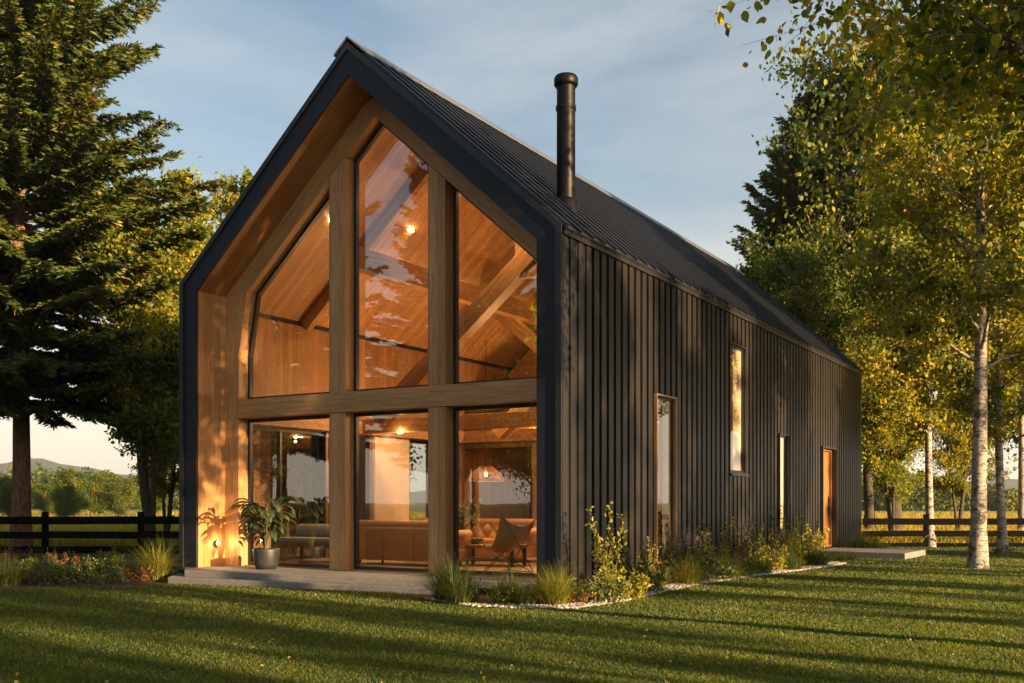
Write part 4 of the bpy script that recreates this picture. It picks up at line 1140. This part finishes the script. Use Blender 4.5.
shrub(752,571,sC,'shrub',1.0,'tall leafy stems right of the russet shrub',rz=4)
shrub(772,568,sD,'yshrub',1.05,'yellow-green shrub left of the third window',rz=5)
shrub(792,565,sC,'yshrub',1.0,'upright yellow shrub right of the third window',rz=.6)
shrub(806,563,sD,'yshrub',1.15,'bushy yellow shrub before the side door',rz=1.6)
shrub(742,576,sF,'shrub',1.2,'low leafy plant beneath the tall stems',name='low_plant',cat='plant',rz=2)
shrub(700,581,sF,'shrub',1.2,'low leafy plant between two bright grass clumps',name='low_plant',cat='plant',rz=3)
shrub(670,584,sF,'shrub',1.2,'low leafy plant at the foot of the flower spikes',name='low_plant',cat='plant',rz=4)
for px,py,ms,mt,sc,lb_ in ((598,603,sF,'shrub',1.3,'low green plant left of the sapling foot'),(624,599,sA,'yshrub',1.0,'yellow leaved shrub right of the sapling foot'),(646,593,sF,'shrub',1.3,'low plant in front of the thin upright shrub'),(664,580,sD,'shrub',1.1,'tall dark shrub beside the first window frame'),(684,576,sC,'shrub',1.15,'tall leafy stems between the mauve spikes'),(700,575,sD,'yshrub',1.15,'yellow shrub behind the shorter flower spikes'),(722,572,sC,'yshrub',1.1,'tall yellow stems left of the russet shrub'),(740,570,fB,'shrub',1.2,'flower spikes below the high second window'),(760,567,sD,'shrub',1.25,'dark bushy shrub left of the yellow-green one'),(783,564,sC,'shrub',1.3,'tallest stems below the third window'),(798,561,sD,'shrub',1.1,'dark shrub nearly reaching the side door'),(812,561,sC,'shrub',1.0,'slim stems just left of the side door'),(774,571,sF,'yshrub',1.2,'low yellow plant at the middle of the gravel edge'),(716,580,sA,'shrub',1.0,'spreading shrub behind the rounded grass clump')):
    shrub(px,py,ms,mt,sc,lb_,rz=px*.7)
shrub(880,550,sB,'yshrub',.8,'yellow shrub between far corner and fence',rz=4)
shrub(1003,554,sB,'shrub',.6,'small leafy plant at the foot of the leaning birch',name='low_plant',cat='plant',rz=5)
shrub(503,604,sF,'yshrub',.9,'low yellow leaved plant beside the dark corner clump',name='low_plant',cat='plant',rz=5)
lft=[(-8,578,sB,'shrub'),(28,583,sF,'rshrub'),(24,575,sA,'shrub'),(62,584,sB,'shrub'),(66,574,sA,'rshrub'),(84,582,sF,'yshrub'),(92,575,sB,'shrub'),(106,583,sB,'shrub'),(112,573,sA,'yshrub'),(136,581,sF,'rshrub'),(140,573,sB,'shrub'),(172,574,sF,'shrub'),(100,566,sB,'shrub'),(60,566,sA,'shrub'),(20,565,sB,'rshrub')]
ll=['green shrub at the very left edge of the bed','low russet plant before the conifer trunk','leafy shrub at the foot of the conifer','green shrub in the front row of the left bed','russet shrub under the first fence post','low yellow plant in the front of the left bed','green shrub in the middle of the left bed','dense green shrub before the yellow one','yellow shrub in the middle of the left bed','low russet plant left of the bright grass','green shrub behind the low russet plant','low green plant at the end of the stone step','dark shrub against the left fence','dark leafy shrub below the left fence rails','russet shrub by the fence behind the conifer']
for i,((px,py,ms,mt),lb_) in enumerate(zip(lft,ll)):
    shrub(px,py,ms,mt,.9+.15*math.sin(i*2.3),lb_,rz=i*1.1,group=GL)

# ------------------------------------------------------------------ evening air
def haze():
    n=N('evening_haze'); p=n.new('ShaderNodeVolumePrincipled'); p.inputs['Color'].default_value=(.80,.86,.95,1); p.inputs['Density'].default_value=.00022; p.inputs['Anisotropy'].default_value=.3
    n.link(p.outputs[0],n.out.inputs[1])
    MB().box(-2800,2800,-900,2900,-1,82).build('haze',n.m,None,kind='stuff',label='thin evening haze in front of the hills')
haze()
# ------------------------------------------------------------------ light, sky, camera
SUN_EL=11.0; SUN_AZ=-8.0      # degrees from +X towards +Y
sd=Vector((math.cos(rad(SUN_EL))*math.cos(rad(SUN_AZ)),math.cos(rad(SUN_EL))*math.sin(rad(SUN_AZ)),math.sin(rad(SUN_EL))))
l=bpy.data.lights.new('sun','SUN'); l.energy=5.0; l.angle=rad(.55); l.color=(1,.65,.32)
lo=bpy.data.objects.new('sun',l); COL.objects.link(lo); lo.rotation_euler=(-sd).to_track_quat('-Z','Y').to_euler(); lo.location=(30,-5,30)
w=bpy.data.worlds.new('World'); SC.world=w; w.use_nodes=True; nt=w.node_tree; nt.nodes.clear()
out=nt.nodes.new('ShaderNodeOutputWorld'); bg=nt.nodes.new('ShaderNodeBackground'); sky=nt.nodes.new('ShaderNodeTexSky')
sky.sky_type='NISHITA'; sky.sun_disc=False; sky.sun_elevation=rad(SUN_EL); sky.sun_rotation=rad(90-SUN_AZ); sky.dust_density=1.5; sky.air_density=1.0; sky.ozone_density=.7
tc=nt.nodes.new('ShaderNodeTexCoord'); mp=nt.nodes.new('ShaderNodeMapping'); mp.inputs['Scale'].default_value=(1.0,1.0,4.5); mp.inputs['Rotation'].default_value=(0,.25,.4)
nz=nt.nodes.new('ShaderNodeTexNoise'); nz.inputs['Scale'].default_value=1.7; nz.inputs['Detail'].default_value=7; nz.inputs['Roughness'].default_value=.6; nz.inputs['Distortion'].default_value=.5
rp=nt.nodes.new('ShaderNodeValToRGB'); rp.color_ramp.elements[0].position=.42; rp.color_ramp.elements[0].color=(0,0,0,1); rp.color_ramp.elements[1].position=.80; rp.color_ramp.elements[1].color=(.62,.62,.62,1)
mx=nt.nodes.new('ShaderNodeMix'); mx.data_type='RGBA'; mx.inputs[7].default_value=(4.1,4.35,4.1,1)
L=nt.links.new
L(tc.outputs['Generated'],mp.inputs[0]); L(mp.outputs[0],nz.inputs['Vector']); L(nz.outputs['Fac'],rp.inputs[0]); L(rp.outputs[0],mx.inputs[0]); L(sky.outputs[0],mx.inputs[6]); sx=nt.nodes.new('ShaderNodeSeparateXYZ'); L(tc.outputs['Generated'],sx.inputs[0])
hz=nt.nodes.new('ShaderNodeMapRange'); hz.interpolation_type='SMOOTHERSTEP'; L(sx.outputs[2],hz.inputs[0]); hz.inputs[1].default_value=-.05; hz.inputs[2].default_value=.37; hz.inputs[3].default_value=.92; hz.inputs[4].default_value=0
m3=nt.nodes.new('ShaderNodeMix'); m3.data_type='RGBA'; m3.inputs[7].default_value=(6.4,5.7,4.6,1); L(hz.outputs[0],m3.inputs[0]); L(mx.outputs[2],m3.inputs[6])
L(m3.outputs[2],bg.inputs[0]); L(bg.outputs[0],out.inputs[0])
bg.inputs[1].default_value=.05
cam=bpy.data.cameras.new('camera'); co=bpy.data.objects.new('camera',cam); COL.objects.link(co); SC.camera=co
co.location=CAM; co.rotation_euler=(PI/2,0,YAW); cam.sensor_width=36; cam.lens=FPX/1024*36; cam.shift_y=(HOR-341.5)/1024; cam.clip_end=6000
SC.view_settings.view_transform='Standard'; SC.view_settings.look='None'; SC.view_settings.gamma=1; SC.view_settings.exposure=1.95
SC.cycles.max_bounces=8; SC.cycles.transparent_max_bounces=16; SC.cycles.diffuse_bounces=3; SC.cycles.glossy_bounces=3; SC.cycles.transmission_bounces=4
SC.cycles.sample_clamp_indirect=6; SC.cycles.use_denoising=True; SC.cycles.caustics_reflective=False; SC.cycles.caustics_refractive=False
